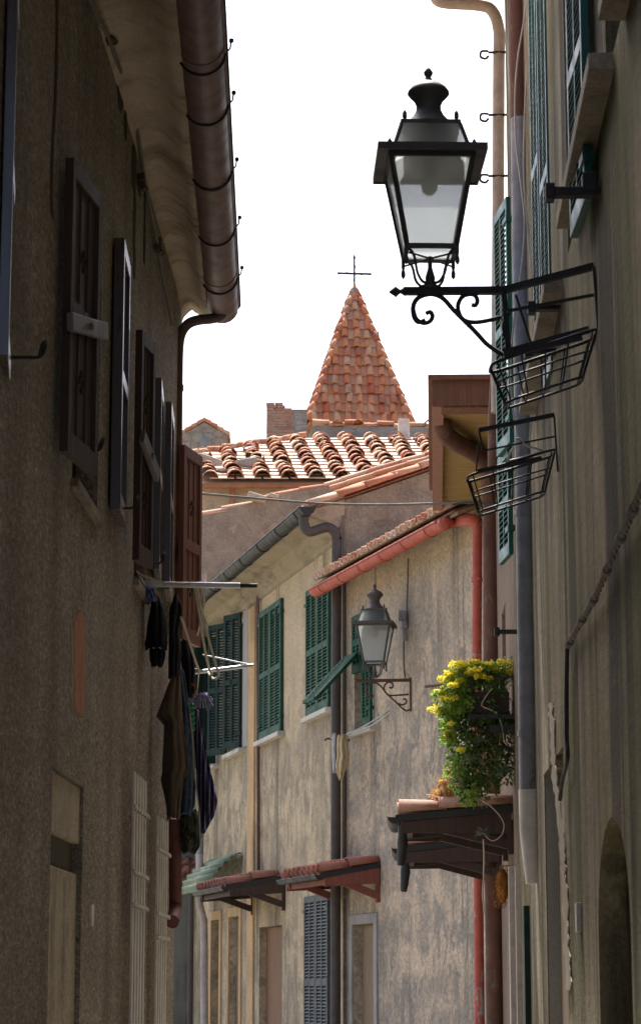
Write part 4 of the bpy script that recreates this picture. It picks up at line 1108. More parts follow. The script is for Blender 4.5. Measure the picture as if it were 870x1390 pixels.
# small gabled house at left
YS = 56.0; xa, xb = at(246, 600, YS).x, at(308, 600, YS).x; xm = at(277, 600, YS).x
SG = frontal('small_gable', 'little stone gable with a red tiled edge at the far left of the roofs', 'house', xm, YS)
ze = zof(590, YS); za = zof(573, YS)
b = MB(); b.prism([V((xa - xm, 0, ze - 4)), V((xb - xm, 0, ze - 4)), V((xb - xm, 0, ze)), V((0, 0, za)), V((xa - xm, 0, ze))], (0, 3, 0)); b.build('wall', M['stone'], SG)
b = MB()
for sx, (p, q_) in ((1, (V((xb - xm + .06, .1, ze - .02)), V((0, .1, za + .04)))), (-1, (V((xa - xm - .06, .1, ze - .02)), V((0, .1, za + .04))))):
    d = (q_ - p) / 4
    for k in range(4): barrel(b, p + d * k, V((0, 1, 0)), d.normalized(), V((0, 0, 1)), d.length * 1.1, .12, .10)
    b.add([p + V((0, 0, .02)), q_ + V((0, 0, .02)), q_ + V((0, 3, .02)), p + V((0, 3, .02))], [(0, 1, 2, 3)])
b.build('roof', M['tiles'], SG, solid=.03)
MB().tube([V((.05, -.25, zof(604, YS))), V((.05, .1, zof(604, YS)))], .14, 10).build('pipe_mouth', M['pipe_grey'], SG)

# ================================================================== BELL TOWER
YW = 62.0; cx_ = at(482.5, 560, YW).x; zb_ = zof(575, YW); za_ = zof(392, YW + 1.35)
BT = bpy.data.objects.new('bell_tower', None); COL.objects.link(BT); BT.location = (cx_, YW + 1.35, 0); BT.rotation_euler = (0, 0, math.radians(5))
tag(BT, 'square tower with a steep orange tiled pyramid roof topped by an iron cross', 'tower')
hw = (at(553, 560, YW).x - at(412, 560, YW).x) / 2 * 1.0; hh = za_ - zb_
MB().box((-hw + .12, -hw + .12, 0), (hw - .12, hw - .12, zb_ - .02)).build('shaft', M['stone'], BT)
bc, bl = MB(), MB()
for k in range(4):
    Rm = Matrix.Rotation(k * PI / 2, 3, 'Z')
    a_ = Rm @ V((1, 0, 0)); u_ = (Rm @ V((0, hw, hh))); Ls = u_.length; un = u_.normalized()
    O = (Rm @ V((-hw, -hw, 0))) + V((0, 0, zb_))
    tile_field(bc, bl, O, a_, un, 2 * hw, lambda x: (0, Ls * max(0, 1 - abs(x - hw) / hw) - .02), .305, .30, .10, jit=.03, lo='flat', start=hw - .305 * 4)
    # hips
    p = O + V((0, 0, .03)); q_ = V((0, 0, za_)); d = (q_ - p); n_ = 15; out = V((p.x, p.y, 0)).normalized(); s_ = d / n_
    sd = d.normalized().cross(out).normalized(); nn = sd.cross(d.normalized()); nn = nn if nn.dot(out) > 0 else -nn
    for j in range(n_): barrel(bc, p + s_ * j + nn * .01, sd, (s_.normalized() + nn * random.uniform(-.04, .02)).normalized(), nn, s_.length * 1.15, .11, .085)
rf = bc.build('roof', M['tower'], BT); bl.build('channel_tile', M['tower_low'], rf)
b = MB(); b.add([V((-hw, -hw, zb_)), V((hw, -hw, zb_)), V((hw, hw, zb_)), V((-hw, hw, zb_)), V((0, 0, za_ - .03))], [(0, 1, 4), (1, 2, 4), (2, 3, 4), (3, 0, 4), (0, 3, 2, 1)]); b.build('roof_core', M['tower_low'], BT)
b = MB(); zx = zof(371, YW + 1.35); zt_ = zof(349, YW + 1.35); aw = 23 * YW / FPX
b.bar((0, 0, za_ - .1), (0, 0, zt_), .05, .05); b.bar((-aw, 0, zx), (aw, 0, zx), .05, .05)
for s_ in (-1, 1): b.tube([V((s_ * aw * .9, 0, zx)), V((s_ * aw, 0, zx)), V((s_ * aw * 1.12, 0, zx))], [.025, .045, .005], 6)
b.tube([V((0, 0, zt_ - .06)), V((0, 0, zt_)), V((0, 0, zt_ + .1))], [.025, .045, .005], 6)
for k in range(20):
    t = 2 * PI * k / 20 + .15
    if min(abs(math.cos(t)), abs(math.sin(t))) < .15: continue
    b.bar((math.cos(t) * .11, 0, zx + math.sin(t) * .11), (math.cos(t) * .24, 0, zx + math.sin(t) * .24), .013, .013)
b.build('cross', M['iron'], BT)
MB().lathe([(.16, 0), (.13, .12), (.05, .22), (.03, .3)], (0, 0, za_ - .14), 12).build('finial_cap', M['parapet'], BT)

# ================================================================== LANTERNS
def lantern(P, s, rot, metal, skirt, label):
    """P = world point on the bracket bar beneath the lamp; units below are millimetres * s"""
    rt = bpy.data.objects.new('street_lantern', None); COL.objects.link(rt); rt.location = P; rt.rotation_euler = (0, 0, rot)
    tag(rt, label, 'street lamp')
    k = s / 1000.0
    def ring4(b, hw0, z0, hw1, z1, w, corner=True):
        for sx, sy in ((-1,-1),(1,-1),(1,1),(-1,1)):
            b.bar((sx*hw0*k, sy*hw0*k, z0*k), (sx*hw1*k, sy*hw1*k, z1*k), w*k, w*k)
    def sq(b, hw, z0, z1, w):
        for sx in (-1, 1):
            b.box(((sx*hw - w/2)*k, -(hw + w/2)*k, z0*k), ((sx*hw + w/2)*k, (hw + w/2)*k, z1*k))
            b.box((-(hw - w/2)*k, (sx*hw - w/2)*k, z0*k), ((hw - w/2)*k, (sx*hw + w/2)*k, z1*k))
    b = MB(); b.lathe([(45*k, 8*k), (45*k, 25*k), (28*k, 40*k), (32*k, 70*k), (20*k, 110*k), (14*k, 130*k), (14*k, 195*k), (0, 200*k)], (0,0,0), 12)
    for sx, sy in ((-1,-1),(1,-1),(1,1),(-1,1)):
        pts = smooth([V((sx*q*k, sy*q*k, z*k)) for q, z in ((22, 35), (55, 38), (85, 80), (100, 150), (118, 190), (150, 208))], 5)
        b.tube(pts, 9*k, 6)
        b.lathe([(3*k, 105*k), (14*k, 120*k), (14*k, 145*k), (8*k, 160*k), (12*k, 175*k), (12*k, 215*k)], (sx*158*k, sy*158*k, 0), 8)
        if True: b.tube([V((0, 0, 185*k)), V((sx*150*k, sy*150*k, 180*k))], 6*k, 6)
    b.build('scroll_base', metal, rt)
    b = MB(); ring4(b, 152, 215, 256, 740, 24); sq(b, 152, 204, 230, 26); sq(b, 256, 715, 738, 26); fr_ = b.build('cage', metal, rt)
    o_ = 332 if skirt else 306
    b = MB()
    for sx in (-1, 1):
        b.box((min(sx*o_, sx*240)*k, -o_*k, 738*k), (max(sx*o_, sx*240)*k, o_*k, 752*k)); b.box((-240*k, min(sx*o_, sx*240)*k, 738*k), (240*k, max(sx*o_, sx*240)*k, 752*k))
        b.box(((sx*o_ - 7)*k, -(o_+7)*k, 730*k), ((sx*o_ + 7)*k, (o_+7)*k, 772*k)); b.box((-(o_-7)*k, (sx*o_ - 7)*k, 730*k), ((o_-7)*k, (sx*o_ + 7)*k, 772*k))
    b.box((-188*k, -188*k, 936*k), (188*k, 188*k, 958*k)); ring4(b, 240, 755, 182, 936, 18); sq(b, 240, 752, 768, 18)
    for hw_, z_ in ((262, 755), (162, 958)):
        for sx, sy in ((-1,-1),(1,-1),(1,1),(-1,1)): b.lathe([(6*k, 0), (15*k, 18*k), (14*k, 44*k), (2*k, 66*k)], (sx*hw_*k, sy*hw_*k, z_*k), 8)
    b.build('roof_plate', metal, rt)
    b = MB(); b.lathe([(150*k, 756*k), (150*k, 935*k)], (0,0,0), 20); b.build('inner_hood', metal, rt)
    b = MB(); b.lathe([(q*k, z*k) for q, z in ((175, 958), (160, 975), (128, 1005), (95, 1040), (80, 1070), (78, 1100), (92, 1130), (118, 1155), (133, 1172), (131, 1184), (115, 1205), (85, 1228), (50, 1245), (28, 1256), (17, 1275), (28, 1293), (30, 1305), (14, 1325), (0, 1342))], (0,0,0), 28); b.build('chimney_cap', metal, rt)
    g = MB()
    for a in range(4):
        Rm = Matrix.Rotation(a * PI / 2, 4, 'Z')
        g.add([Rm @ (V(p) * k) for p in ((-142,-152,228),(142,-152,228),(246,-254,730),(-246,-254,730))], [(0,1,2,3)])
        g.add([Rm @ (V(p) * k) for p in ((-236,-238,768),(236,-238,768),(178,-182,936),(-178,-182,936))], [(0,1,2,3)])
    g.add([V(p) * k for p in ((-142,-142,220),(142,-142,220),(142,142,220),(-142,142,220))], [(0,1,2,3)])
    g.build('glass', M['lglass'], rt, solid=.004)
    b = MB(); b.lathe([(40*k, 748*k), (226*k, 742*k), (236*k, 722*k), (226*k, 724*k), (40*k, 736*k)], (0,0,0), 24); b.build('reflector', M['enamel'], rt)
    b = MB(); b.lathe([(30*k, 735*k), (38*k, 680*k), (52*k, 630*k), (48*k, 590*k), (25*k, 565*k), (0, 560*k)], (0,0,0), 16); b.build('bulb', M['enamel'], rt)
    for ch in list(rt.children): ch.scale.z = 1.10
    return rt
# ---- big lantern
wallp = R.px(806, 362, 0); zbar = wallp.z
YL = W(R, wallp.x, 0, 0).y + .12
s1_ = (295 / 1342.0) * (YL * CT + 3.3 * ST) / FPX * 1000
Pb = at(584, 393, YL)
big = lantern(Pb, s1_, math.radians(1.5), M['lampmetal'], True, 'large black square street lantern on a scrolled iron arm high at right')
def bl_(p): return Matrix.Rotation(-math.radians(1.5), 3, 'Z') @ (p - Pb)
b = MB()
tip, end = at(548, 395, YL), at(682, 394, YL); yend = W(R, wallp.x, 0, zbar)
b.bar(bl_(tip), bl_(end), .042, .042); b.bar(bl_(end), bl_(at(806, 361, YL - .1)), .038, .038)
b.tube([bl_(at(528, 396, YL)), bl_(at(537, 395.5, YL)), bl_(at(543, 395.3, YL)), bl_(at(550, 395, YL))], [.004, .035, .012, .03], 8)
b.bar(bl_(at(684, 394, YL)), bl_(at(690, 482, YL)), .03, .03)
b.bar(bl_(at(684, 479, YL)), bl_(at(800, 447, YL - .1)), .035, .035)
def curve(pts, r=.014): b.tube([bl_(p) for p in smooth([at(x, y, YL) for x, y in pts], 6)], r, 7)
curve([(583,430),(587,425),(585,420),(577,424),(577,434),(568,437),(562,430),(561,415),(568,404),(584,399),(600,404),(615,420),(628,433),(645,450),(662,468),(684,482)][4:], .014)
curve([(578,425),(584,423),(587,429),(583,436),(574,438),(565,432),(561,420)], .013)
curve([(640,413),(645,414),(648,408),(645,401),(638,399),(628,402),(622,412),(623,424),(630,434),(645,437),(665,434),(680,430)], .013)
curve([(683,398),(686,415),(690,425),(684,440),(686,455),(692,470)], .012)
b.build('wall_arm', M['iron'], big)
# ---- small lantern on the beige wall
YS_ = 32.3
Ps = at(509, 921, YS_)
s2_ = (119 / 1342.0) * (YS_ * CT + 4 * ST) / FPX * 1000
small = lantern(Ps, s2_, math.radians(-8), M['lampmetal2'], False, 'small grey square street lantern on the beige wall with the red gutter')
b = MB(); r8 = Matrix.Rotation(math.radians(8), 3, 'Z')
def sl(x, y, dY=0): return r8 @ (at(x, y, YS_ + dY) - Ps)
wv = A.loc(Ps).y
b.bar(sl(484, 924.5), sl(558, 923.5), .045, .04)
for pts in ([(504,941),(506,946),(501,947),(497,940),(500,930),(508,927),(516,931),(525,942),(536,952),(545,961),(552,965),(558,962)], [(528,933),(532,934),(533,929),(528,926),(522,931),(522,938),(528,944),(540,944),(555,943)], [(541,955),(545,957),(551,955),(551,950),(547,949)]):
    b.tube(smooth([sl(x, y) for x, y in pts], 5), .013, 6)
b.bar(sl(557, 920), sl(558, 966), .03, .03)
for y in (924, 943, 963):
    q0 = at(557, y, YS_); lw = A.loc(q0); b.bar(r8 @ (q0 - Ps), r8 @ (W(A, lw.x, 0, q0.z) - Ps), .025, .025)
b.build('wall_arm', M['rust'], small)

# ================================================================== WIRE BASKETS on the mossy wall
def basket(Y, rim_l, rim_r, dy, taper, label, rails):
    """rim_l, rim_r = pixel ends of the rim on the near side; dy = depth in metres"""
    A0 = at(*rim_l, Y); A1 = at(*rim_r, Y); C = (A0 + A1) / 2
    rt = bpy.data.objects.new('wire_basket', None); COL.objects.link(rt); rt.location = C; tag(rt, label, 'flower basket', 'wire flower baskets on the mossy wall')
    ax = (A1 - A0) / 2; dp = V((0, .26, 0)); b = MB()
    def ring(h, s, r=.009):
        a = ax * s; d = dp * (s * .9 + .1); o = V((0, .13, -h)); pts = []
        for k in range(33):
            t = 2 * PI * k / 32; cx2 = math.copysign(abs(math.cos(t)) ** .35, math.cos(t)); sy2 = math.copysign(abs(math.sin(t)) ** .35, math.sin(t))
            pts.append(o + a * cx2 + d * .5 * sy2)
        b.tube(pts, r, 6); return a, d, o
    T = ring(0, 1, .010); ring(dy * .45, 1 - taper * .5, .006); Bm = ring(dy, 1 - taper, .008)
    for i in range(-2, 3):
        for sd in (-1, 1):
            p = T[2] + T[0] * (i / 2.2) + T[1] * .5 * sd; q = Bm[2] + Bm[0] * (i / 2.2) + Bm[1] * .5 * sd; b.tube([p, q], .005, 5)
        b.tube([Bm[2] + Bm[0]*(i/2.2) - Bm[1]*.5, Bm[2] + Bm[0]*(i/2.2) + Bm[1]*.5], .006, 5)
    for sx in (-1, 1): b.tube([T[2] + T[0] * sx, Bm[2] + Bm[0] * sx], .009, 5)
    b.build('wire_cage', M['iron'], rt)
    b = MB()
    for (p, q, r) in rails: b.bar(at(*p, Y) - C, at(*q, Y) - C, r * .8, r * .8)
    b.build('hanger_frame', M['iron'], rt)
    return rt
yb1 = YL - .28
basket(yb1, (668, 492), (812, 444), .24, .28, 'larger wire flower basket directly below the arm of the big lantern', [((688, 422), (806, 400), .020), ((806, 362), (812, 444), .02), ((700, 400), (722, 470), .016), ((684, 482), (790, 458), .035)])
b2y = W(R, R.px(757, 600).x, 0, 0).y - .1
basket(b2y, (636, 645), (755, 608), .27, .25, 'smaller wire flower basket hanging below and beyond the larger one', [((650, 584), (752, 563), .035), ((650, 584), (655, 612), .016), ((655, 612), (755, 592), .014), ((752, 563), (757, 640), .016), ((648, 640), (735, 622), .035), ((650, 600), (646, 640), .014)])
b = MB(); HG = at(706, 600, b2y)
pts = [at(x, y, b2y) - HG for x, y in ((686,632),(690,626),(706,622),(735,612),(724,608),(712,603),(706,595),(700,596))]
b.tube(smooth(pts, 5), .009, 6); b.tube(smooth([at(x, y, b2y) - HG for x, y in ((686,632),(692,615),(697,608))], 4), .009, 6)
o = b.build('coat_hanger', M['pcable']); o.location = HG; tag(o, 'white plastic coat hanger caught on the smaller wire basket', 'hanger')

# ================================================================== LINES AND CABLES ACROSS THE LANE
cable('span_cable', [at(*p) for p in ((262, 669, 29), (330, 675, 29), (430, 683, 29), (520, 685, 28.6), (600, 683, 28), (655, 681, 27.5))], .016, 'cable', 'grey cable spanning the lane in front of the stone gable')
cable('corner_cable', [at(*p) for p in ((615, 684, 25), (640, 681, 24.8), (665, 684, 24.6), (690, 680, 24.5))], .014, 'iron', 'short dark cable under the brown boxed eaves')
# cables on ochre house
cable('facade_cable', [wp(B, *p, .06) for p in ((462,715),(455,722),(430,738),(400,760),(375,778),(357,797),(351,812),(350,850))], .012, 'cable', 'dark cable looping below the cornice of the ochre house')

# ================================================================== DRYING RACKS AND LAUNDRY (left)
def rack(name, pts, r, label, parts=()):
    P0 = pts[0]; rt = bpy.data.objects.new(name, None); COL.objects.link(rt); rt.location = P0; tag(rt, label, 'drying rack', 'drying racks on the roughcast wall')
    MB().tube([p - P0 for p in pts], r, 10).build('pole', M['steel'], rt)
    for (nm, q, rr, mt) in parts:
        MB().tube([p - P0 for p in q], rr, 8).build(nm, M[mt], rt)
    return rt
Y1, Y2 = 17.6, 20.2
rack('drying_rack', [at(178, 793, Y1), at(326, 795, Y1)], .022, 'long silver drying pole sticking out under the brown shutters', [('sleeve', [at(326, 795, Y1), at(349, 795, Y1)], .016, 'iron'), ('brace', [at(185, 775, Y1 - .05), at(196, 795, Y1 - .05)], .01, 'steel')])
rack('drying_rack', [at(240, 916, Y2), at(344, 903.5, Y2)], .017, 'thin silver drying pole lower down the lane with ropes tied to it', [('guy_wire', [at(275, 889, Y2), at(342, 903, Y2)], .006, 'steel'), ('inner_tube', [at(246, 908, Y2), at(270, 910, Y2)], .014, 'steel')])
for i, (a_, b_, lab) in enumerate((
    (((265,797),(270,830),(276,870),(283,905),(288,915)), 0, 'pale rope of the clothes line nearest the wall, between the two drying poles'),
    (((268,797),(275,835),(284,870),(292,900),(297,916),(290,922),(282,912)), 0, 'looped pale rope tied beside the knot on the lower drying pole'),
    (((274,796),(277,815),(273,840),(268,862)), 0, 'slack thin cord curling down from the upper drying pole'),
    (((188,779),(205,786),(225,792),(245,794),(258,793)), 0, 'pale rope drooping along the top of the upper drying pole'),
    (((246,838),(254,862),(262,888),(269,908)), 0, 'short taut rope running down to the knot on the lower drying pole'))):
    n_ = len(a_); cable('rope', [at(x, y, Y1 + (Y2 - Y1) * k / (n_ - 1) if i != 3 else Y1 - .1) for k, (x, y) in enumerate(a_)], .011, 'rope', lab, 'rope')
def garment(name, rows, Y, span, mat, label, cat, waves=3, amp=.016, seed=0, cols=12, group=None):
    rnd = random.Random(seed); ph = rnd.uniform(0, 6); n = 5 * (len(rows) - 1)
    R_ = [rows[0]]
    dense = []
    for i in range(len(rows) - 1):
        for k in range(5):
            t = k / 5; dense.append(tuple(rows[i][j] * (1 - t) + rows[i+1][j] * t for j in range(3)))
    dense.append(rows[-1]); vs = []
    P0 = at((rows[0][1] + rows[0][2]) / 2, rows[0][0], Y)
    for i, (y, xl, xr) in enumerate(dense):
        for c in range(cols + 1):
            t = c / cols
            x = xl + (xr - xl) * t + rnd.uniform(-.3, .3)
            Yc = Y + span * (abs(t - .5) * 2) * .5 + amp * 2 * math.sin(t * waves * 2 * PI + ph + i * .12)
            z = zof(y + 1.5 * math.sin(t * waves * 5 + ph), Y)
            vs.append(V((xof(x, Y, z), Yc, z)) - P0)
    m = cols + 1; b = MB(); b.add(vs, [(i*m+c, i*m+c+1, (i+1)*m+c+1, (i+1)*m+c) for i in range(len(dense)-1) for c in range(cols)], True)
    o = b.build(name, mat, None, solid=.012, recalc=False); o.location = P0; tag(o, label, cat, group); return o
black = fabric('black_knit', (.008, .008, .010), (.016, .015, .018)); brownf = fabric('brown_cotton', (.10, .075, .052), (.14, .108, .078)); navy = fabric('navy_cotton', (.010, .010, .030), (.02, .02, .055), stripes=(.20, .17, .34))
denim = fabric('denim', (.035, .055, .095), (.09, .125, .18), 9); camo = fabric('camouflage', (.02, .025, .018), (.10, .11, .075), 14); dk = fabric('dark_jersey', (.010, .010, .014), (.02, .02, .026)); blue = fabric('blue_gingham', (.03, .06, .28), (.25, .32, .5), 26)
garment('underpants', [(797, 196, 206), (815, 198, 212)], 17.5, .1, blue, 'small blue patterned scrap pegged at the wall end of the drying pole', 'laundry', seed=9)
garment('shorts', [(806,205,214),(820,202,219),(840,199,223),(868,195,225),(878,196,225)], 17.7, .35, black, 'short black garment bunched up beside the wall', 'laundry', seed=1)
garment('sock', [(879,202,223),(893,203,222),(904,206,219)], 17.9, .2, dk, 'dark grey sock hanging under the bunched black garment', 'laundry', seed=11)
garment('jumper', [(806,236,240),(818,229,245),(830,228,245),(850,228,240),(880,227,243),(918,227,240)], 18.1, .4, black, 'long narrow black jumper pegged below the upper drying pole', 'laundry', seed=2)
garment('trousers', [(912,232,241),(935,222,242),(966,210,244),(979,221,246),(1020,219,252),(1040,218,254),(1055,216,247),(1080,222,243),(1110,225,240)], 18.4, .5, brownf, 'brown trousers hanging in a broad diagonal fold nearest the wall', 'laundry', 4, seed=3)
garment('jeans', [(905,241,247),(940,243,252),(975,244,257),(1020,242,262),(1060,240,263),(1088,240,262),(1104,242,257)], 19.0, .5, denim, 'blue jeans with a frayed hem in the middle of the washing', 'laundry', 4, seed=4)
garment('tracksuit_trousers', [(962,262,268),(1000,263,275),(1040,265,283),(1070,266,290),(1086,267,293),(1104,268,289),(1130,272,275)], 19.5, .4, navy, 'navy trousers with thin purple stripes furthest out over the lane', 'laundry', 3, seed=5)
garment('undershirt', [(868,243,256),(885,244,260),(905,246,263),(930,250,261),(945,254,260)], 19.3, .3, dk, 'small dark bundled vest between the two drying poles', 'laundry', seed=6)
garment('camouflage_jacket', [(1096,240,266),(1112,238,270),(1132,238,271),(1148,242,268),(1157,247,261)], 19.8, .5, camo, 'dark camouflage cloth hanging lowest in the washing', 'laundry', 5, seed=7)
# bright tuft of pegs and ribbons in the sun
TP = at(269, 948, 19.4); b = MB(); rnd = random.Random(5)
for k in range(70):
    t = rnd.uniform(0, 2*PI); e = rnd.uniform(-1, .6); d = V((math.cos(t), math.sin(t), e)).normalized() * rnd.uniform(.05, .10)
    b.tube(smooth([V((0,0,.02)), d * .6 + V((.02,0,.02)), d + V((.03, 0, -.04))], 3), .005, 4)
o = b.build('yarn_tuft', fabric('white_violet_yarn', (.55, .52, .6), (.3, .26, .5), 30)); o.location = TP; tag(o, 'small tuft of white and violet yarn catching the sun under the lower pole', 'yarn')
b = MB()
for k in range(6): b.cbox(V((-.03 + rnd.uniform(-.02, .02), 0, .05 + rnd.uniform(0, .04))), (.012, .02, .08), Matrix.Rotation(rnd.uniform(-.6, .6), 4, 'Y'))
b.build('peg', paint('orange_plastic', (.6, .25, .06), .4), o)
MB().tube([at(270, 912, 19.6), at(268, 940, 19.4)], .006, 5)
cable('mop_string', [at(270, 908, 19.7), at(269, 925, 19.5), at(267, 945, 19.4)], .006, 'rope', 'short white string from the knot on the lower pole to the yarn tuft', 'string')
b = MB(); 
for k in range(5): b.lathe([(.022, 0), (.026, .02), (.01, .04)], (0, 0, -.045 * k), 8)
o = b.build('peg_chain', paint('green_plastic', (.02, .30, .12), .35)); o.location = at(261, 962, 19.4); tag(o, 'string of small bright green pegs between the jeans and the navy trousers', 'pegs')
cable('waist_cord', [at(*p, 18.9) for p in ((258,970),(262,1010),(264,1050),(270,1100),(272,1150))], .006, 'rope', 'long thin white cord dangling among the washing', 'string')

# ---- second clothes line at the beige house
YQ = 33.0
rt = bpy.data.objects.new('clothes_line', None); COL.objects.link(rt); rt.location = at(565, 934, YQ); tag(rt, 'double cord clothes line slanting from the plant down to the dark pipe', 'clothes line')
P0 = at(565, 934, YQ)
b = MB()
for dy in (0, 6): b.tube([p - P0 for p in smooth([at(566, 932 + dy*.4, YQ - .6), at(540, 953 + dy, YQ), at(508, 978 + dy*.8, YQ + .5), at(470, 998 + dy*.4, YQ + 1.1), at(449, 1003, YQ + 1.3)], 5)], .013, 5)
b.build('cord', M['pcable'], rt)
b = MB(); b.tube([p - P0 for p in (at(564, 934, YQ - .6), at(600, 930, YQ - 2.2))], .016, 6); b.tube([p - P0 for p in (at(441, 1006, YQ + 1.3), at(443, 1003, YQ + 1.3), at(475, 1005, YQ + 1.3))], .015, 6)
b.build('line_bracket', M['rust'], rt)
cream = fabric('cream_cloth', (.55, .45, .27), (.62, .52, .34)); whit = fabric('white_cloth', (.6, .6, .62), (.7, .7, .72))
garment('cream_cloth', [(998,457,472),(1010,456,472),(1025,457,474),(1038,455,473),(1048,458,468),(1058,461,465)], YQ + 1.0, .3, cream, 'cream cloth hanging from the double cord beside the dark drainpipe', 'laundry', seed=21)
garment('white_cloth', [(996,451,457),(1020,451,457),(1048,452,456)], YQ + 1.15, .15, whit, 'narrow white cloth hanging next to the cream one', 'laundry', seed=22)

# ================================================================== PLANTS on the right
def plant(name, label, cat, C, blobs, leafm, nleaf, flowers=None, flowm=None, size=.035, seed=1, stems=True):
    rnd = random.Random(seed); rt = bpy.data.objects.new(name, None); COL.objects.link(rt); rt.location = C; tag(rt, label, cat)
    b = MB(); tot = sum(q[3] for q in blobs)
    for (x, y, Y, wgt, rx, rz, ry) in blobs:
        c0 = at(x, y, Y)
        ncl = max(3, int(nleaf * wgt / tot / 14))
        for _ in range(ncl):
            t = V((rnd.gauss(0, .5), rnd.gauss(0, .5), rnd.gauss(0, .5)))
            if t.length > 1.15: t *= 1.1 / t.length
            cc = c0 + V((t.x * rx, t.y * ry, t.z * rz)) - C
            for k in range(14):
                dr = V((rnd.gauss(0, 1), rnd.gauss(0, 1), rnd.gauss(.2, 1))).normalized()
                p = cc + dr * rnd.uniform(.01, .05); sd = dr.cross(V((rnd.uniform(-1,1), rnd.uniform(-1,1), rnd.uniform(-1,1)))).normalized()
                s = size * rnd.uniform(.6, 1.2)
                q = p + dr * s + V((0, 0, -.15 * s))
                b.add([p, p + dr * s * .5 + sd * s * .28, q, p + dr * s * .5 - sd * s * .28], [(0, 1, 2, 3)])
    b.build('foliage', leafm, rt, recalc=False)
    if stems:
        b = MB()
        for _ in range(26):
            x, y, Y, wgt, rx, rz, ry = rnd.choice(blobs); c0 = at(x, y, Y) - C
            p = c0 + V((rnd.uniform(-rx, rx)*.6, rnd.uniform(-ry, ry)*.6, rz)); b.tube(smooth([p, p + V((rnd.uniform(-.05,.05), 0, -rz)), p + V((rnd.uniform(-.1,.1), rnd.uniform(-.1,.1), -2*rz))], 4), .006, 5)
        b.build('stem', M['door'], rt)
    if flowers:
        b = MB()
        for (x, y, Y, r) in flowers:
            c0 = at(x, y, Y) - C
            for _ in range(int(85 * (r / .08))):
                d = V((rnd.gauss(0, 1), rnd.gauss(0, 1), rnd.gauss(0, .4)))
                if d.length > 1.6: d *= 1.6 / d.length
                p = c0 + d * r * .42; s = rnd.uniform(.010, .018); n = V((rnd.gauss(0,1), rnd.gauss(0,1), 1.5)).normalized(); a = n.cross(V((1,0.3,0))).normalized(); e = n.cross(a)
                b.add([p + a*s, p + e*s, p - a*s, p - e*s], [(0,1,2,3)]); b.add([p + n*s, p + a*s, p - n*s, p - a*s], [(0,1,2,3)])
        b.build('flower', flowm, rt, recalc=False)
    return rt
green1 = leafmat('leaf_green', [(.045, .10, .02), (.08, .17, .03), (.13, .23, .05), (.06, .12, .03)], .45)
green2 = leafmat('leaf_painted_sun', [(.18, .30, .04), (.28, .40, .07), (.13, .24, .04)], .5)  # brighter copy of the leaf green, sunlight put into the colour
yel = leafmat('yellow_petals', [(.85, .74, .05), (.92, .86, .10), (.75, .74, .08)], .4)
rus = leafmat('russet_leaves', [(.45, .20, .08), (.5, .32, .10), (.35, .16, .10), (.6, .45, .15)], .4)
Yp = 23.6
CP = at(650, 960, Yp)
blobs = [(628, 944, Yp, 2.2, .18, .18, .25), (650, 925, Yp, 2, .22, .16, .25), (678, 918, Yp, 1.2, .16, .12, .25), (614, 972, Yp, 1.1, .10, .17, .2), (640, 985, Yp, 2.5, .25, .26, .25), (628, 1025, Yp, 1.8, .15, .28, .2), (652, 1030, Yp, 2.2, .24, .28, .22), (645, 1065, Yp, 1.8, .22, .22, .2), (680, 1010, Yp, 1.3, .15, .3, .2), (684, 1045, Yp, .7, .12, .15, .18), (632, 1070, Yp, .8, .12, .15, .15), (668, 960, Yp + .2, 1.2, .2, .25, .15), (662, 955, Yp - .3, 1.0, .13, .16, .08), (683, 985, Yp - .3, .7, .10, .2, .08)]
fl_ = [(x_, y_, Y_ - .2, q_ * 1.25) for x_, y_, Y_, q_ in [(620, 903, Yp, .09), (645, 900, Yp, .09), (605, 922, Yp, .09), (612, 915, Yp, .08), (632, 908, Yp, .08), (598, 940, Yp, .07), (590, 963, Yp, .09), (600, 965, Yp, .06), (660, 903, Yp, .09), (670, 910, Yp, .08), (685, 900, Yp, .09), (693, 912, Yp, .07), (616, 948, Yp - .15, .05), (608, 996, Yp, .05), (607, 1003, Yp, .04), (626, 1018, Yp - .2, .05), (652, 918, Yp - .2, .07), (638, 915, Yp - .1, .07), (625, 925, Yp - .1, .07), (664, 921, Yp - .15, .05), (615, 930, Yp-.2, .06), (645, 910, Yp-.2, .08), (625, 902, Yp-.1, .08), (604, 948, Yp-.1, .06), (612, 983, Yp-.2, .04)]]
TPl = plant('trailing_plant', 'lush trailing green plant topped with yellow flowers spilling over the canopy', 'plant', CP, blobs, green1, 8200, fl_, yel, .048, 3)
CP2 = at(620, 940, Yp - .2)
plant('painted_sun_leaves', 'lime green leaves with sunlight put into their colour on the left edge of the trailing plant', 'plant', CP2, [(622, 936, Yp - .2, 1.3, .11, .13, .14), (634, 918, Yp - .2, 1.1, .14, .08, .12), (608, 968, Yp - .2, .7, .06, .12, .1), (632, 955, Yp - .3, .6, .14, .12, .1), (608, 1000, Yp - .2, .5, .05, .14, .1), (615, 1040, Yp - .2, .4, .05, .18, .1), (640, 1082, Yp - .3, .4, .14, .08, .08), (664, 912, Yp - .2, .8, .15, .05, .12), (598, 945, Yp - .2, .3, .05, .04, .06)], green2, 2700, None, None, .05, 4, stems=False)
CP3 = at(612, 1075, Yp + .4)
plant('russet_succulent', 'small russet and yellow succulent growing on the canopy tiles', 'plant', CP3, [(612, 1065, Yp + .5, 1, .11, .12, .12), (603, 1080, Yp + .5, 1, .13, .06, .12), (622, 1050, Yp + .5, .8, .08, .1, .1), (596, 1084, Yp + .5, .4, .06, .03, .1)], rus, 1300, [(600, 1062, Yp + .5, .04), (622, 1048, Yp + .5, .04), (610, 1070, Yp + .4, .03)], yel, .04, 5, stems=False)
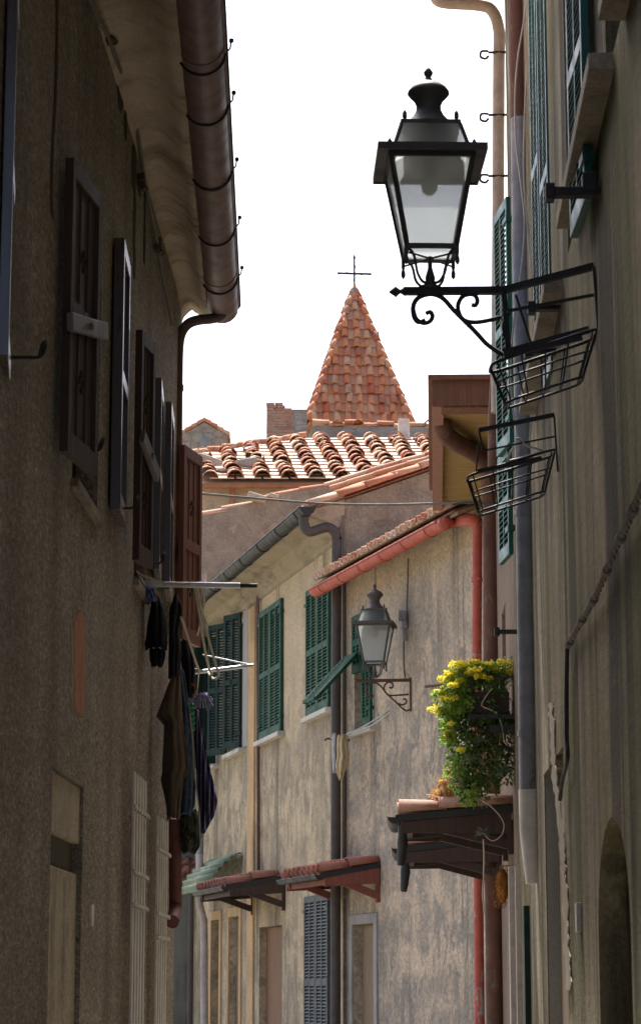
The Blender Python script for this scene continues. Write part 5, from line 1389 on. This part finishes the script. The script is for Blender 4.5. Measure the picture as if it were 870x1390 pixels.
# spiky rosettes
def rosette(x, y, Y, s, label):
    rnd = random.Random(int(x)); b = MB()
    for k in range(38):
        t = rnd.uniform(0, 2*PI); e = rnd.uniform(-.3, 1.1); d = V((math.cos(t)*math.cos(e), math.sin(t)*math.cos(e), math.sin(e)))
        sd = d.cross(V((0,0,1))).normalized() * s * .10; L_ = s * rnd.uniform(.75, 1.1)
        b.add([-sd*.6, sd*.6, d*L_*.5 + sd, d*L_ + V((0,0,-.1*s)), d*L_*.5 - sd], [(0,1,2,3,4)])
    o = b.build('rosette_succulent', rosm, recalc=False); o.location = at(x, y, Y); tag(o, label, 'succulent', 'spiky succulent rosettes'); return o
rosm = leafmat('rosette_leaf', [(.10, .15, .08), (.16, .22, .12), (.07, .11, .06)], .2)
rosette(655, 1005, Yp - .35, .11, 'spiky green rosette halfway down the trailing plant')
rosette(646, 1033, Yp - .35, .10, 'small spiky rosette below the middle of the trailing plant')
rosette(683, 1048, Yp - .3, .13, 'spiky rosette against the wall just above the upper canopy')
rosette(655, 1132, Yp - .35, .10, 'spiky rosette dangling on a stalk in front of the upper canopy')
rosette(650, 920, Yp - .3, .20, 'largest dark spiky rosette among the yellow flowers')
stA = cable('stem', [at(*p, Yp - .3) for p in ((650,1085),(662,1092),(676,1105),(684,1120),(680,1135),(668,1142),(657,1133))], .006, 'rope', 'bare curling stem hanging in front of the upper canopy', 'stem')
cable('hanging_chain', [at(*p, Yp - .3) for p in ((656,1140),(657,1165),(656,1200),(655,1215),(656,1225),(657,1240))], .009, 'rope', 'straight cord hanging from the dangling rosette', 'cord')
stB = cable('stem', [at(*p, Yp - .38) for p in ((668,935),(660,945),(654,958),(668,965),(676,972),(682,990),(684,1005),(688,1012))], .006, 'rope', 'bare looping stem in front of the planter ledge', 'stem')
for o in (stA, stB):
    for k_ in ('label', 'category'): del o[k_]
    o.parent = TPl; o.location = o.location - CP
# planter
M['plank'] = wood('dark_planter', (.02,.016,.013), (.04,.03,.024), .8)
PL = R.root('wall_planter', u=Yp - .35, label='dark planter box on an iron shelf holding the trailing plant', cat='planter')
zP = zof(975, Yp)
b = MB(R); v_ = R.loc(at(640, 975, Yp)).y
b.box((0, .05, zP), (.75, v_, zP + .22)); b.build('trough', M['plank'], PL, bevel=.01)
b = MB(R); b.box((-.03, .0, zP - .05), (.78, v_ + .03, zP - .004)); b.bar((-.0, 0, zP + .36), (-.0, v_ + .03, zP + .36), .02, .02); b.bar((-.0, v_ + .02, zP - .03), (-.0, v_ + .02, zP + .36), .02, .02); b.bar((.2, 0, zP - .35), (.2, v_, zP - .05), .025, .025); b.bar((.0, 0, zP - .15), (.0, v_*.6, zP - .15), .05, .08)
b.build('shelf', M['iron'], PL)
# orange shaggy bundle near the canopy bracket
b = MB(); rnd = random.Random(8); C = at(682, 1203, 24.3)
for k in range(420):
    h = rnd.uniform(-1, 1); rr = .09 * (1 - .5 * h * h) ; t = rnd.uniform(0, 2*PI); p = V((math.cos(t) * rr - .03 * h*-1, math.sin(t) * rr, h * .21)); d = V((math.cos(t), math.sin(t), -1.2)).normalized() * rnd.uniform(.02, .045)
    sd = d.cross(V((0,0,1))).normalized() * .008; b.add([p - sd, p + sd, p + d], [(0,1,2)])
b.lathe([(.01, -.17), (.05, -.12), (.07, 0), (.055, .12), (.01, .17)], (0, 0, 0), 10)
o = b.build('straw_bundle', fabric('orange_straw', (.30, .12, .03), (.42, .20, .06), 18), recalc=False); o.location = C; tag(o, 'shaggy orange brown bundle hanging on the wall under the upper canopy', 'ornament')
# narrow door posts under the canopies on the right
b = MB(R)
for (x, w_) in ((693, .10), (702, .05)):
    c = R.px(x, 1290, .04); b.box((c.x - w_, .0, 0), (c.x + w_, .05, R.px(x, 1175, .04).z))
b.build('door_post', M['pipe_pvc'], QH)
c = R.px(711, 1290, .05); MB(R).box((c.x - .1, 0, 0), (c.x + .15, .05, R.px(711, 1230, .05).z)).build('low_shutter', M['dgreen'], RH)

# ================================================================== CAMERA, SKY, SUN
cam = bpy.data.cameras.new('camera'); co = bpy.data.objects.new('camera', cam); COL.objects.link(co)
co.location = (0, 0, CZ); co.rotation_euler = (PI / 2 + TH, 0, 0)
cam.sensor_fit = 'HORIZONTAL'; cam.sensor_width = 24; cam.lens = 24 * FPX / 870
cam.clip_start = .1; cam.clip_end = 3000
cam.dof.use_dof = True; cam.dof.focus_distance = 24; cam.dof.aperture_fstop = 9
sc.camera = co
EL, AZ = math.radians(58), math.radians(-5)      # azimuth from +Y towards +X
w = bpy.data.worlds.new('World'); sc.world = w; w.use_nodes = True
nt = w.node_tree; bg = nt.nodes['Background']; sky = nt.nodes.new('ShaderNodeTexSky'); sky.sky_type = 'NISHITA'
sky.sun_disc = False; sky.sun_elevation = EL; sky.sun_rotation = AZ; sky.air_density = .7; sky.dust_density = 6.0; sky.ozone_density = 1.0; sky.altitude = 100
nt.links.new(sky.outputs[0], bg.inputs[0]); bg.inputs[1].default_value = .13
sl_ = bpy.data.lights.new('sun', 'SUN'); sl_.energy = 4.0; sl_.angle = math.radians(.5); sl_.color = (1, .95, .87)
so = bpy.data.objects.new('sun', sl_); COL.objects.link(so)
sd = V((math.sin(AZ) * math.cos(EL), math.cos(AZ) * math.cos(EL), math.sin(EL)))
so.rotation_euler = sd.to_track_quat('Z', 'Y').to_euler()
so.location = (0, 20, 30)
vs_ = sc.view_settings; vs_.view_transform = 'Standard'; vs_.look = 'None'; vs_.gamma = 1; vs_.exposure = 1.4
